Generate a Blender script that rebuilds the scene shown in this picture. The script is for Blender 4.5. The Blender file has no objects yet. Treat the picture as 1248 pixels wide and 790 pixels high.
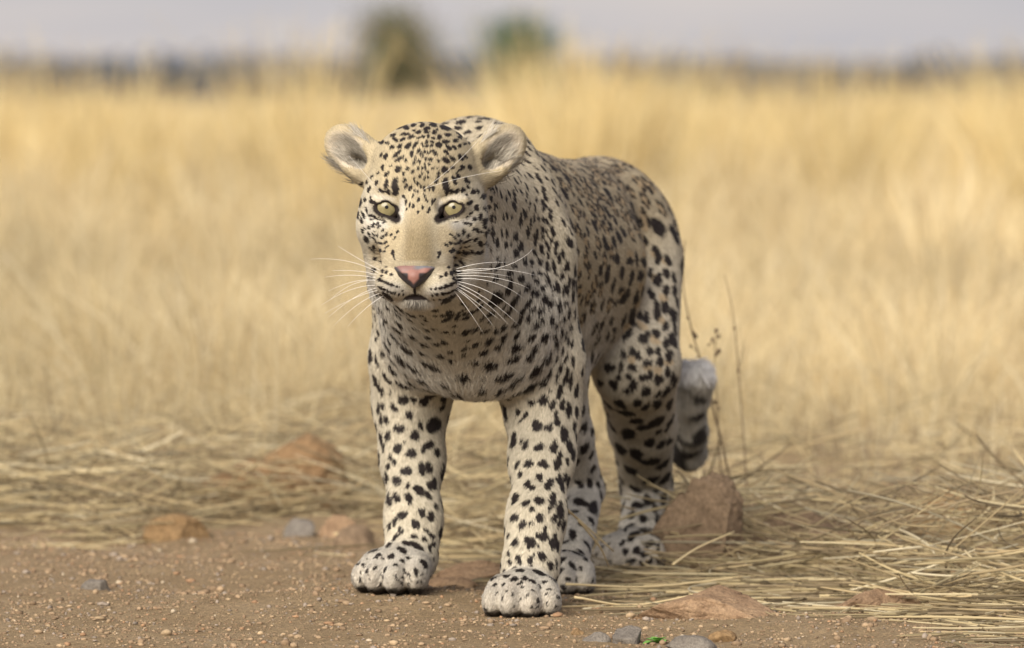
import bpy, math, random
import numpy as np
from mathutils import Vector

random.seed(7)
RNG = np.random.default_rng(7)
SC = bpy.context.scene
COL = SC.collection
R = math.radians

# ------------------------------------------------------------------ camera
FPX = 7700.0                      # focal length in photograph pixels (1248 wide)
CAM_D, CAM_H, PITCH = 8.5, 0.73, math.atan(305 / 7700)
cam_data = bpy.data.cameras.new('camera')
cam = bpy.data.objects.new('camera', cam_data)
COL.objects.link(cam)
cam.location = (0, -CAM_D, CAM_H)
cam.rotation_euler = (math.pi / 2 - PITCH, 0, 0)
cam_data.sensor_width = 36
cam_data.lens = 36 * FPX / 1248
cam_data.clip_start, cam_data.clip_end = 0.1, 6000
cam_data.dof.use_dof = True
cam_data.dof.focus_distance = 8.22
cam_data.dof.aperture_fstop = 5.8
SC.camera = cam

# ------------------------------------------------------------------ sky and sun (bright overcast)
SUN_EL, SUN_AZ = R(31), R(-158)    # azimuth measured from +Y towards +X: behind the camera, a little to the left
world = bpy.data.worlds.new('World')
SC.world = world
world.use_nodes = True
wn, wl = world.node_tree.nodes, world.node_tree.links
wn.clear()
w_out = wn.new('ShaderNodeOutputWorld')
sky = wn.new('ShaderNodeTexSky')
sky.sky_type = 'NISHITA'
sky.sun_disc = False
sky.sun_elevation, sky.sun_rotation = SUN_EL, SUN_AZ
bg_sky = wn.new('ShaderNodeBackground'); bg_sky.inputs[1].default_value = 0.1
wl.new(sky.outputs[0], bg_sky.inputs[0])
tc = wn.new('ShaderNodeTexCoord')
mp = wn.new('ShaderNodeMapping'); mp.inputs['Scale'].default_value = (3.0, 3.0, 40.0)
wl.new(tc.outputs['Generated'], mp.inputs['Vector'])
ns = wn.new('ShaderNodeTexNoise'); ns.inputs['Scale'].default_value = 2.2; ns.inputs['Detail'].default_value = 4
wl.new(mp.outputs[0], ns.inputs['Vector'])
cr = wn.new('ShaderNodeValToRGB')
cr.color_ramp.elements[0].position, cr.color_ramp.elements[0].color = 0.35, (0.29, 0.295, 0.35, 1)
cr.color_ramp.elements[1].position, cr.color_ramp.elements[1].color = 0.68, (0.43, 0.39, 0.39, 1)
wl.new(ns.outputs['Fac'], cr.inputs['Fac'])
bg_cl = wn.new('ShaderNodeBackground'); bg_cl.inputs[1].default_value = 1.0
wl.new(cr.outputs[0], bg_cl.inputs[0])
wm = wn.new('ShaderNodeMixShader'); wm.inputs[0].default_value = 0.86
wl.new(bg_sky.outputs[0], wm.inputs[1]); wl.new(bg_cl.outputs[0], wm.inputs[2]); wl.new(wm.outputs[0], w_out.inputs[0])

sun_data = bpy.data.lights.new('sun', 'SUN')
sun_data.energy, sun_data.angle, sun_data.color = 4.4, R(45), (1.0, 0.92, 0.80)
sun = bpy.data.objects.new('sun', sun_data)
COL.objects.link(sun)
sd = Vector((math.sin(SUN_AZ) * math.cos(SUN_EL), math.cos(SUN_AZ) * math.cos(SUN_EL), math.sin(SUN_EL)))
sun.rotation_euler = sd.to_track_quat('Z', 'Y').to_euler()

SC.view_settings.view_transform = 'Standard'
SC.view_settings.look = 'None'
SC.view_settings.gamma = 1
SC.view_settings.exposure = 0.6
SC.render.engine = 'CYCLES'
SC.cycles.use_denoising = True
SC.cycles.max_bounces = 6
SC.cycles_curves.shape = 'RIBBONS'
SC.cycles_curves.subdivisions = 1

# ------------------------------------------------------------------ helpers
CP, SP = math.cos(PITCH), math.sin(PITCH)


def W(px, py, D):
    """layout aid: the point D metres in front of the camera that the photograph shows at px, py"""
    u, v = (px - 624) / FPX, (395 - py) / FPX
    t = D / (CP + v * SP)
    return np.array([u * t, D - CAM_D, CAM_H + t * (v * CP - SP)])


def nrm(a, axis=-1):
    return a / np.maximum(np.linalg.norm(a, axis=axis, keepdims=True), 1e-9)


def sstep(e0, e1, x):
    t = np.clip((x - e0) / (e1 - e0), 0, 1)
    return t * t * (3 - 2 * t)


def srgb(r, g, b):
    f = lambda c: (c / 255 / 12.92) if c < 10 else ((c / 255 + 0.055) / 1.055) ** 2.4
    return np.array([f(r), f(g), f(b)])


def wave(P, s, seed):
    """cheap smooth 3D noise from sines, about -1..1"""
    rr = np.random.default_rng(seed)
    o = np.zeros(len(P))
    for i in range(5):
        k = rr.normal(size=3); k = k / np.linalg.norm(k) * s * (0.6 + 0.5 * i)
        o += np.sin(P @ k + rr.uniform(0, 6.28)) / (1 + 0.35 * i)
    return o / 2.2


def mat(name, base=(0.5, 0.5, 0.5), rough=0.8, spec=0.3):
    m = bpy.data.materials.new(name); m.use_nodes = True
    b = m.node_tree.nodes['Principled BSDF']
    b.inputs['Base Color'].default_value = (*base, 1)
    b.inputs['Roughness'].default_value = rough
    b.inputs['Specular IOR Level'].default_value = spec
    return m, m.node_tree.nodes, m.node_tree.links, b


def attr_mat(name, attr, rough=0.8, spec=0.2, normal_attr=None, nmix=0.6, noise=None, bump=None):
    m, n, l, b = mat(name, rough=rough, spec=spec)
    a = n.new('ShaderNodeAttribute'); a.attribute_name = attr
    out = a.outputs['Color']
    if noise:
        t = n.new('ShaderNodeTexCoord')
        x = n.new('ShaderNodeTexNoise'); x.inputs['Scale'].default_value = noise[0]; x.inputs['Detail'].default_value = 8
        l.new(t.outputs['Object'], x.inputs['Vector'])
        r = n.new('ShaderNodeMapRange'); r.inputs[1].default_value = 0.3; r.inputs[2].default_value = 0.7
        r.inputs[3].default_value = 1 - noise[1]; r.inputs[4].default_value = 1 + noise[1]
        l.new(x.outputs['Fac'], r.inputs[0])
        v = n.new('ShaderNodeVectorMath'); v.operation = 'SCALE'
        l.new(out, v.inputs[0]); l.new(r.outputs[0], v.inputs['Scale'])
        out = v.outputs[0]
        if bump:
            bp = n.new('ShaderNodeBump'); bp.inputs['Strength'].default_value = bump[0]; bp.inputs['Distance'].default_value = bump[1]
            l.new(x.outputs['Fac'], bp.inputs['Height']); l.new(bp.outputs[0], b.inputs['Normal'])
    l.new(out, b.inputs['Base Color'])
    if normal_attr:
        na = n.new('ShaderNodeAttribute'); na.attribute_name = normal_attr
        g = n.new('ShaderNodeNewGeometry')
        mx = n.new('ShaderNodeMix'); mx.data_type = 'VECTOR'; mx.inputs[0].default_value = nmix
        l.new(g.outputs['Normal'], mx.inputs[4]); l.new(na.outputs['Vector'], mx.inputs[5])
        vn = n.new('ShaderNodeVectorMath'); vn.operation = 'NORMALIZE'
        l.new(mx.outputs[1], vn.inputs[0]); l.new(vn.outputs[0], b.inputs['Normal'])
    return m


def link(o, parent=None, label=None, cat=None, group=None, kind=None):
    COL.objects.link(o)
    if parent is not None: o.parent = parent
    if label: o['label'] = label
    if cat: o['category'] = cat
    if group: o['group'] = group
    if kind: o['kind'] = kind
    return o


def mesh_obj(name, V, F, material, smooth=True, colors=None, **kw):
    me = bpy.data.meshes.new(name)
    V = np.ascontiguousarray(V, dtype=np.float32)
    if isinstance(F, np.ndarray):
        nf, k = F.shape
        me.vertices.add(len(V)); me.vertices.foreach_set('co', V.ravel())
        me.loops.add(nf * k); me.loops.foreach_set('vertex_index', F.ravel().astype(np.int32))
        me.polygons.add(nf); me.polygons.foreach_set('loop_start', np.arange(0, nf * k, k, dtype=np.int32))
        me.update(calc_edges=True)
    else:
        me.from_pydata([tuple(map(float, v)) for v in V], [], F); me.update()
    if smooth: me.polygons.foreach_set('use_smooth', np.ones(len(me.polygons), dtype=bool))
    if colors is not None:
        a = me.color_attributes.new('tint', 'FLOAT_COLOR', 'POINT')
        c = np.ones((len(V), 4), dtype=np.float32); c[:, :3] = colors
        a.data.foreach_set('color', c.ravel())
    me.materials.append(material)
    return link(bpy.data.objects.new(name, me), **kw)


def hair_obj(name, P, rad, colors, material, normals=None, **kw):
    """P (n, k, 3) points, rad (n, k), colors (n, 3)"""
    n, k, _ = P.shape
    hc = bpy.data.hair_curves.new(name)
    hc.add_curves([k] * n)
    hc.attributes['position'].data.foreach_set('vector', np.ascontiguousarray(P, dtype=np.float32).ravel())
    a = hc.attributes.new('radius', 'FLOAT', 'POINT'); a.data.foreach_set('value', np.ascontiguousarray(rad, dtype=np.float32).ravel())
    a = hc.attributes.new('tint', 'FLOAT_COLOR', 'CURVE')
    c = np.ones((n, 4), dtype=np.float32); c[:, :3] = np.clip(colors, 0, 1)
    a.data.foreach_set('color', c.ravel())
    if normals is not None:
        a = hc.attributes.new('surface_normal', 'FLOAT_VECTOR', 'CURVE')
        a.data.foreach_set('vector', np.ascontiguousarray(normals, dtype=np.float32).ravel())
    hc.materials.append(material)
    return link(bpy.data.objects.new(name, hc), **kw)


# ================================================================== ground
PAWS = [(W(483, 695, 8.66), 0.020)]


def ground_h(x, y):
    x = np.asarray(x, float); y = np.asarray(y, float)
    P = np.stack([x.ravel(), y.ravel(), 0 * x.ravel()], 1)
    h = (0.006 * wave(P, 9, 21) + 0.003 * wave(P, 31, 22) + 0.0018 * wave(P, 90, 23)).reshape(x.shape)
    flat = np.ones_like(h)
    for px_, py_ in ((638, 8.5), (772, 9.24), (688, 8.86), (483, 8.66)):
        c = W(px_, 700, py_)
        flat *= 1 - 0.9 * np.exp(-((x - c[0]) ** 2 + (y - c[1]) ** 2) / 0.07 ** 2)
    h = h * flat
    for c, z in PAWS:
        h = h + z * np.exp(-(((x - c[0] + 0.05) / 0.20) ** 2 + ((y - c[1]) / 0.16) ** 2) ** 1.3)
    far = sstep(8, 40, y)
    h = h + far * 0.05 * wave(P, 0.35, 24).reshape(x.shape) * sstep(8, 60, y)
    return h


def grow(lo, hi, f0, f1, step, ratio):
    up = [f1]; s = step
    while up[-1] < hi: s *= ratio; up.append(up[-1] + s)
    dn = [f0]; s = step
    while dn[-1] > lo: s *= ratio; dn.append(dn[-1] - s)
    return np.concatenate([dn[::-1][:-1], np.arange(f0, f1, step), up])


gx, gy = grow(-900, 900, -1.3, 1.3, 0.016, 1.14), grow(-14, 3500, -0.7, 1.6, 0.016, 1.09)
GX, GY = np.meshgrid(gx, gy, indexing='ij')
GV = np.stack([GX, GY, ground_h(GX, GY)], -1).reshape(-1, 3)
nx_, ny_ = len(gx), len(gy)
ii, jj = np.meshgrid(np.arange(nx_ - 1), np.arange(ny_ - 1), indexing='ij')
q0 = (ii * ny_ + jj).ravel()
GF = np.stack([q0, q0 + ny_, q0 + ny_ + 1, q0 + 1], 1)

g_mat, n_, l_, gb = mat('soil', rough=0.95, spec=0.12)
t_ = n_.new('ShaderNodeTexCoord')


def noise_node(scale, detail=6, rough=0.6):
    x = n_.new('ShaderNodeTexNoise'); x.inputs['Scale'].default_value = scale; x.inputs['Detail'].default_value = detail; x.inputs['Roughness'].default_value = rough
    l_.new(t_.outputs['Object'], x.inputs['Vector']); return x


def ramp(inp, stops):
    r = n_.new('ShaderNodeValToRGB'); r.color_ramp.elements[0].position = stops[0][0]; r.color_ramp.elements[0].color = (*stops[0][1], 1)
    r.color_ramp.elements[1].position = stops[-1][0]; r.color_ramp.elements[1].color = (*stops[-1][1], 1)
    for p, c in stops[1:-1]:
        e = r.color_ramp.elements.new(p); e.color = (*c, 1)
    l_.new(inp, r.inputs['Fac']); return r


n1 = noise_node(7, 8); n2 = noise_node(140, 8, 0.75); n3 = noise_node(520, 4)
r1 = ramp(n1.outputs['Fac'], [(0.3, (0.28, 0.20, 0.115)), (0.5, (0.355, 0.26, 0.155)), (0.72, (0.42, 0.315, 0.20))])
r2 = ramp(n2.outputs['Fac'], [(0.3, (0.45, 0.43, 0.40)), (0.5, (0.95, 0.95, 0.95)), (0.68, (1.5, 1.42, 1.3))])
mm_ = n_.new('ShaderNodeMix'); mm_.data_type = 'RGBA'; mm_.blend_type = 'MULTIPLY'; mm_.inputs[0].default_value = 0.85
l_.new(r1.outputs[0], mm_.inputs[6]); l_.new(r2.outputs[0], mm_.inputs[7])
sx_ = n_.new('ShaderNodeSeparateXYZ'); l_.new(t_.outputs['Object'], sx_.inputs[0])
mr_ = n_.new('ShaderNodeMapRange'); mr_.inputs[1].default_value = 2.4; mr_.inputs[2].default_value = 6.5; l_.new(sx_.outputs['Y'], mr_.inputs[0])
nf_ = noise_node(0.5, 6)
r3 = ramp(nf_.outputs['Fac'], [(0.3, (0.36, 0.265, 0.15)), (0.55, (0.46, 0.35, 0.20)), (0.75, (0.40, 0.34, 0.18))])
mx_ = n_.new('ShaderNodeMix'); mx_.data_type = 'RGBA'
md_ = n_.new('ShaderNodeMapRange'); md_.inputs[1].default_value = 110; md_.inputs[2].default_value = 150; l_.new(sx_.outputs['Y'], md_.inputs[0])
mz_ = n_.new('ShaderNodeMix'); mz_.data_type = 'RGBA'; mz_.inputs[7].default_value = (0.105, 0.095, 0.088, 1)
l_.new(md_.outputs[0], mz_.inputs[0]); l_.new(r3.outputs[0], mz_.inputs[6])
l_.new(mr_.outputs[0], mx_.inputs[0]); l_.new(mm_.outputs[2], mx_.inputs[6]); l_.new(mz_.outputs[2], mx_.inputs[7]); l_.new(mx_.outputs[2], gb.inputs['Base Color'])
ad_ = n_.new('ShaderNodeMath'); ad_.operation = 'MULTIPLY_ADD'; ad_.inputs[1].default_value = 0.35
l_.new(n3.outputs['Fac'], ad_.inputs[0]); l_.new(n2.outputs['Fac'], ad_.inputs[2])
bp_ = n_.new('ShaderNodeBump'); bp_.inputs['Strength'].default_value = 0.9; bp_.inputs['Distance'].default_value = 0.012
l_.new(ad_.outputs[0], bp_.inputs['Height']); l_.new(bp_.outputs[0], gb.inputs['Normal'])
mesh_obj('ground', GV, GF, g_mat, kind='structure')


# ---- stones
def ico(sub):
    import bmesh
    b = bmesh.new(); bmesh.ops.create_icosphere(b, subdivisions=sub, radius=1)
    V = np.array([v.co[:] for v in b.verts]); F = np.array([[v.index for v in f.verts] for f in b.faces]); b.free()
    return V, F


I1V, I1F = ico(1); I4V, I4F = ico(4); I6V, I6F = ico(6)


def rock_shape(seed, cuts=9, rough=0.085, flat=0.25, big=False):
    rr = np.random.default_rng(seed)
    V = (I6V if big else I4V).copy()
    for _ in range(cuts):
        n = rr.normal(size=3); n /= np.linalg.norm(n); d = rr.uniform(0.45, 0.85)
        h = V @ n; o = h > d
        V[o] -= n * ((h[o] - d) * 0.98)[:, None]
    V *= (1 + rough * wave(V, 3.5, seed + 1) + rough * 0.5 * wave(V, 9, seed + 2) + rough * 0.25 * wave(V, 24, seed + 3))[:, None]
    if big:      # broken ledges, cracks and pitting
        crack = np.abs(wave(V * np.array([1, 1, 1.6]), 6.0, seed + 5)); ledge = wave(V, 3.0, seed + 6) * 1.5
        V *= (1 - 0.07 * sstep(0.10, 0.0, crack) + 0.05 * (np.floor(ledge * 3) / 3 - ledge) + 0.012 * wave(V, 48, seed + 7) + 0.008 * wave(V, 110, seed + 8))[:, None]
    V[:, 2] = np.where(V[:, 2] < -flat, -flat + (V[:, 2] + flat) * 0.2, V[:, 2])
    V[:, 2] += flat
    return V


def rock_mat(name, c1, c2, sc):
    m, n, l, b = mat(name, rough=0.9, spec=0.15)
    t = n.new('ShaderNodeTexCoord')
    a = n.new('ShaderNodeTexNoise'); a.inputs['Scale'].default_value = sc; a.inputs['Detail'].default_value = 10; a.inputs['Roughness'].default_value = 0.68
    l.new(t.outputs['Object'], a.inputs['Vector'])
    r = n.new('ShaderNodeValToRGB'); r.color_ramp.elements[0].position = 0.32; r.color_ramp.elements[0].color = (*c1, 1); r.color_ramp.elements[1].position = 0.68; r.color_ramp.elements[1].color = (*c2, 1)
    l.new(a.outputs['Fac'], r.inputs['Fac']); l.new(r.outputs[0], b.inputs['Base Color'])
    v2 = n.new('ShaderNodeTexNoise'); v2.inputs['Scale'].default_value = sc * 9; v2.inputs['Detail'].default_value = 6; v2.inputs['Roughness'].default_value = 0.75
    l.new(t.outputs['Object'], v2.inputs['Vector'])
    r2 = n.new('ShaderNodeMapRange'); r2.inputs[1].default_value = 0.33; r2.inputs[2].default_value = 0.67; r2.inputs[3].default_value = 0.62; r2.inputs[4].default_value = 1.3
    l.new(v2.outputs['Fac'], r2.inputs[0])
    vs = n.new('ShaderNodeVectorMath'); vs.operation = 'SCALE'
    l.new(r.outputs[0], vs.inputs[0]); l.new(r2.outputs[0], vs.inputs['Scale']); l.new(vs.outputs[0], b.inputs['Base Color'])
    a2 = n.new('ShaderNodeTexNoise'); a2.inputs['Scale'].default_value = sc * 4; a2.inputs['Detail'].default_value = 10; a2.inputs['Roughness'].default_value = 0.7
    l.new(t.outputs['Object'], a2.inputs['Vector'])
    bp = n.new('ShaderNodeBump'); bp.inputs['Strength'].default_value = 0.9; bp.inputs['Distance'].default_value = 0.007
    l.new(a2.outputs['Fac'], bp.inputs['Height']); l.new(bp.outputs[0], b.inputs['Normal'])
    return m


RK_BROWN = rock_mat('brown_stone', (0.19, 0.12, 0.06), (0.34, 0.225, 0.115), 22)
RK_RED = rock_mat('red_stone', (0.20, 0.125, 0.075), (0.38, 0.26, 0.16), 26)
RK_ORANGE = rock_mat('orange_stone', (0.15, 0.09, 0.045), (0.30, 0.195, 0.105), 16)
RK_GREY = rock_mat('grey_stone', (0.15, 0.13, 0.11), (0.27, 0.24, 0.205), 40)
RK_DUSK = rock_mat('dusky_stone', (0.15, 0.105, 0.068), (0.26, 0.185, 0.12), 15)


def rock(px_, py_, D, size, rz, material, seed, label, sink=0.0, cuts=9, name='rock'):
    c = W(px_, py_, D); z = float(ground_h(np.array([c[0]]), np.array([c[1]]))[0])
    big = max(size) > 0.05
    V = rock_shape(seed, cuts, big=big) * np.array(size)
    o = mesh_obj(name, V, I6F if big else I4F, material, label=label, cat='rock')
    o.location = (c[0], c[1], z - sink); o.rotation_euler = (0, 0, R(rz))
    return o


rock(348, 600, 10.55, (0.165, 0.09, 0.155), 8, RK_ORANGE, 131, 'broad orange-brown rock half sunk behind the straw heap', 0.01, 16)
rock(368, 655, 10.02, (0.030, 0.026, 0.030), 30, RK_GREY, 32, 'small brown-grey angular stone at the edge of the straw, beside a reddish stone', 0.004, name='stone')
rock(411, 650, 10.0, (0.034, 0.030, 0.034), -20, RK_RED, 33, 'small reddish angular stone at the edge of the straw litter', 0.006, name='stone')
rock(437, 668, 9.75, (0.038, 0.028, 0.032), 15, RK_DUSK, 34, 'dusky stone just behind the leopard right forepaw', 0.004, name='stone')
rock(425, 660, 9.9, (0.018, 0.018, 0.022), 70, RK_BROWN, 35, 'tiny brown stone squeezed between the dusky and reddish stones', 0.003, name='stone')
rock(572, 690, 9.12, (0.085, 0.045, 0.026), -14, RK_RED, 36, 'flat reddish slab lying between the leopard forepaws', 0.006, 12)
rock(548, 700, 8.98, (0.045, 0.020, 0.014), -25, RK_RED, 37, 'thin reddish stone chip in front of the slab between the forepaws', 0.003, 10, name='stone')
rock(862, 705, 9.24, (0.085, 0.07, 0.125), 20, RK_DUSK, 38, 'upright brown rock behind the straw beside the leopard hind paw', 0.01, 7)
rock(965, 690, 9.5, (0.13, 0.10, 0.075), -12, RK_DUSK, 39, 'low dusky brown rock next to the upright brown rock', 0.02, 7)
rock(862, 748, 8.42, (0.125, 0.075, 0.048), 8, RK_RED, 40, 'flat orange-red boulder on the gravel behind the green seedling', 0.008, 12)
rock(766, 778, 8.12, (0.030, 0.026, 0.024), 35, RK_GREY, 41, 'grey stone beside the green seedling', 0.004, name='stone')
rock(727, 778, 8.13, (0.020, 0.016, 0.014), 5, RK_GREY, 42, 'small flat grey stone on the gravel next to the larger grey stone', 0.003, name='stone')
rock(838, 792, 8.02, (0.036, 0.026, 0.016), -10, RK_GREY, 43, 'low rounded grey stone in front of the flat orange-red boulder', 0.003, name='stone')
rock(704, 770, 8.2, (0.012, 0.010, 0.009), 50, RK_BROWN, 44, 'pea-sized brown stone in front of the leopard left forepaw', 0.001, name='stone')
rock(880, 776, 8.15, (0.020, 0.015, 0.014), 10, RK_BROWN, 45, 'small tawny stone at the foot of the orange-red boulder', 0.002, name='stone')
rock(215, 662, 9.9, (0.055, 0.045, 0.04), 40, RK_BROWN, 46, 'isolated tawny stone at the straw edge away from the leopard', 0.008, name='stone')
rock(120, 720, 8.9, (0.030, 0.024, 0.018), 0, RK_GREY, 47, 'single grey stone out on the open gravel', 0.004, name='stone')
rock(1065, 735, 8.6, (0.075, 0.05, 0.035), 30, RK_RED, 48, 'reddish flat rock standing alone on gravel beyond the boulder', 0.008, 11)
rock(1175, 660, 10.0, (0.10, 0.08, 0.07), -30, RK_BROWN, 49, 'brown rock at the straw edge far from the leopard tail', 0.015)

# gravel: too fine to pick apart
NPB = 42000
pd = RNG.uniform(-0.75, 1.6, NPB)
pxs = RNG.uniform(-1.0, 1.0, NPB)
ps = 0.00105 * np.exp(RNG.normal(0, 0.6, NPB)).clip(0.4, 5.5)
pz = ground_h(pxs, pd)
an = RNG.uniform(0, 6.28, NPB); ca, sa = np.cos(an), np.sin(an)
sv = ps[:, None] * RNG.uniform(0.6, 1.4, (NPB, 3)) * np.array([1.2, 1.2, 0.75])
PV = I1V[None] * sv[:, None, :] * RNG.uniform(0.75, 1.2, (NPB, len(I1V), 1))
PV = np.stack([PV[..., 0] * ca[:, None] - PV[..., 1] * sa[:, None], PV[..., 0] * sa[:, None] + PV[..., 1] * ca[:, None], PV[..., 2]], -1)
PV += np.stack([pxs, pd, pz + ps * 0.35], 1)[:, None, :]
PF = (I1F[None] + (np.arange(NPB) * len(I1V))[:, None, None]).reshape(-1, 3)
pc = np.array([[0.30, 0.215, 0.135], [0.23, 0.16, 0.10], [0.36, 0.265, 0.165], [0.25, 0.205, 0.165], [0.31, 0.19, 0.11], [0.44, 0.36, 0.26]])[RNG.choice(6, NPB, p=[.33, .36, .10, .14, .05, .02])]
pc = pc * RNG.uniform(0.75, 1.15, (NPB, 1))
peb_mat = attr_mat('gravel', 'tint', rough=0.9, spec=0.15, noise=(400, 0.2))
mesh_obj('gravel', PV.reshape(-1, 3), PF, peb_mat, smooth=False, colors=np.repeat(pc, len(I1V), 0), kind='stuff', label='fine brown gravel strewn over the bare soil', cat='gravel')

# ---- straw litter and dry grass (nobody could count it)
STRAW = np.array([[0.65, 0.53, 0.305], [0.72, 0.61, 0.38], [0.55, 0.43, 0.245], [0.34, 0.265, 0.16], [0.78, 0.69, 0.48]])
straw_mat = attr_mat('straw', 'tint', rough=0.7, spec=0.25)
_n, _l = straw_mat.node_tree.nodes, straw_mat.node_tree.links
_t = _n.new('ShaderNodeBsdfTranslucent'); _m = _n.new('ShaderNodeMixShader'); _m.inputs[0].default_value = 0.3
_l.new([q for q in _n if q.type == 'ATTRIBUTE'][0].outputs['Color'], _t.inputs[0])
_l.new(_n['Principled BSDF'].outputs[0], _m.inputs[1]); _l.new(_t.outputs[0], _m.inputs[2]); _l.new(_m.outputs[0], _n['Material Output'].inputs[0])


def front_edge(x):
    """how near the straw reaches, metres from the camera"""
    return np.interp(x, [-1.6, -0.35, -0.22, -0.12, 0.0, 0.09, 0.25, 0.6, 1.6], [9.7, 10.12, 10.08, 9.55, 9.35, 9.12, 8.86, 8.8, 8.75]) - CAM_D + (0.30 * np.sin(x * 5.3 + 1) + 0.14 * np.sin(x * 15 + 2)) * np.where(np.abs(x + 0.08) < 0.45, 0.2, 1.0)


NS = 10500
sx = RNG.uniform(-1.7, 1.7, NS)
sy = front_edge(sx) - 0.12 + 0.22 * RNG.normal(size=NS) + RNG.exponential(0.75, NS)
dp = sy - front_edge(sx)
patchy = wave(np.stack([sx, sy * 0.7, 0 * sx], 1), 9, 91) + 0.5 * wave(np.stack([sx, sy * 0.7, 0 * sx], 1), 26, 92)
keep = (dp < 4.0) & (patchy > np.where(sx > -0.12, 0.25, 0.8) - 2.2 * sstep(-0.35, 0.5, dp))
sx, sy, dp = sx[keep], sy[keep], dp[keep]; NS = len(sx)
ang = RNG.normal(0, 0.95, NS) + np.where(RNG.random(NS) < 0.5, 0, math.pi)
ln_ = RNG.uniform(0.05, 0.26, NS)
z0 = ground_h(sx, sy) + RNG.random(NS) ** 1.6 * (0.008 + 0.11 * sstep(0, 0.6, dp))
tilt = RNG.normal(0.08, 0.26, NS) * sstep(-0.1, 0.5, dp)
d0 = np.stack([np.cos(ang), np.sin(ang), tilt], 1); side = np.stack([-np.sin(ang), np.cos(ang), 0 * ang], 1)
bend = RNG.normal(0, 0.38, NS); sag = RNG.normal(-0.03, 0.12, NS) * sstep(-0.1, 0.4, dp)
SPt = np.zeros((NS, 5, 3))
for j, t in enumerate(np.linspace(-0.5, 0.5, 5)):
    SPt[:, j] = np.stack([sx, sy, z0], 1) + d0 * (ln_ * t)[:, None] + side * (bend * ln_ * (t * t - 0.1))[:, None]
    SPt[:, j, 2] += -sag * ln_ * (t * t - 0.12)
SPt[:, :, 2] = np.maximum(SPt[:, :, 2], ground_h(SPt[:, :, 0], SPt[:, :, 1]) + 0.001)
sc_ = STRAW[RNG.choice(5, NS, p=[.27, .12, .25, .28, .08])] * RNG.uniform(0.3, 1.0, (NS, 1))
hair_obj('straw_litter', SPt, np.tile(RNG.uniform(0.0005, 0.0019, NS) [:, None], (1, 5)) * np.array([.8, 1, 1, .9, .5]), sc_, straw_mat,
         kind='stuff', label='tangled dry straw lying around the leopard feet', cat='straw')


def tufts(n, d0_, d1_, h0, h1, blades, w, halfw, power=1.0, spread=0.05, lean=0.35):
    D = d0_ + (d1_ - d0_) * RNG.random(n) ** power
    X = RNG.uniform(-1, 1, n) * (halfw + 0.085 * D)
    hgt = RNG.uniform(h0, h1, n) * (1 + 0.25 * wave(np.stack([X, D, 0 * X], 1), 0.9, 41))
    k = blades; m = n * k
    ctr = np.repeat(np.stack([X, D - CAM_D, ground_h(X, D - CAM_D)], 1), k, 0)
    a = RNG.uniform(0, 6.28, m); r = np.abs(RNG.normal(0, spread, m))
    root = ctr + np.stack([np.cos(a) * r, np.sin(a) * r, 0 * a], 1)
    H = np.repeat(hgt, k) * RNG.uniform(0.45, 1.15, m)
    la = a + RNG.normal(0, 0.6, m); lm = np.abs(RNG.normal(0, lean, m)) + 0.05
    out = np.stack([np.cos(la), np.sin(la), 0 * la], 1)
    P = np.zeros((m, 5, 3)); dr = RNG.uniform(0.0, 0.55, m)
    for j, t in enumerate(np.linspace(0, 1, 5)):
        P[:, j] = root + out * (H * lm * t ** 1.7)[:, None]
        P[:, j, 2] += H * (t - dr * lm * t ** 3)
    rad = (w * RNG.uniform(0.6, 1.3, m))[:, None] * np.array([0.9, 1.0, 0.9, 0.7, 0.35])
    patch = wave(np.stack([X, D, 0 * X], 1), 0.45, 51)
    ci = RNG.choice(5, m, p=[.36, .27, .2, .07, .10])
    C = STRAW[ci] * RNG.uniform(0.75, 1.12, (m, 1))
    pt = np.repeat(patch, k)[:, None]
    green = np.array([0.46, 0.41, 0.17])
    gw = np.clip(pt - 0.55, 0, 1) * 0.7 * np.repeat(sstep(18, 45, D), k)[:, None]
    C = C * (1 - gw) + green * gw
    C = C * (1 - 0.30 * np.clip(-pt, 0, 1)) * (1 + 0.22 * np.repeat(wave(np.stack([X, D * 0.6, 0 * X], 1), 1.6, 52), k))[:, None]
    return P, rad, C


def clumps(px0, px1, n, d0_, d1_, ytop, blades=70, w=0.003):
    """tall plumed clumps of grass standing clear of the field"""
    out = []
    for _ in range(n):
        D = RNG.uniform(d0_, d1_); X = W(RNG.uniform(px0, px1), 100, D)[0]
        H = CAM_H + (90 - RNG.uniform(*ytop)) * D / FPX
        P, r, C = tufts(1, D, D + 0.01, H * 0.95, H, blades, w, 0.0, 1, 0.10, 0.22)
        P = P + np.array([X - P[:, 0, 0].mean(), 0, 0])
        C = C * np.array([1.10, 1.06, 0.90])
        out.append((P, r, C))
    return tuple(np.concatenate([o[k] for o in out]) for k in range(3))


parts = [
    tufts(300, 10.3, 13.5, 0.06, 0.28, 16, 0.0008, 1.0, 0.7, 0.05, 0.6),
    tufts(460, 12.0, 19, 0.14, 0.36, 48, 0.0012, 1.0, 0.9, 0.06, 0.45),
    tufts(800, 19, 45, 0.22, 0.46, 44, 0.0024, 1.5, 1.0, 0.09, 0.4),
    tufts(900, 45, 125, 0.18, 0.38, 34, 0.006, 2.0, 1.0, 0.16, 0.35),
    clumps(600, 720, 14, 22, 36, (74, 104)), clumps(720, 845, 16, 24, 36, (78, 108)), clumps(395, 410, 2, 24, 28, (68, 80)), clumps(440, 600, 8, 28, 45, (100, 128)),
    clumps(880, 888, 1, 26, 28, (95, 100)), clumps(900, 1260, 26, 24, 40, (80, 120)), clumps(-10, 355, 24, 24, 40, (82, 120)),
]
P = np.concatenate([p[0] for p in parts]); rd = np.concatenate([p[1] for p in parts]); Cc = np.concatenate([p[2] for p in parts])
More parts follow.
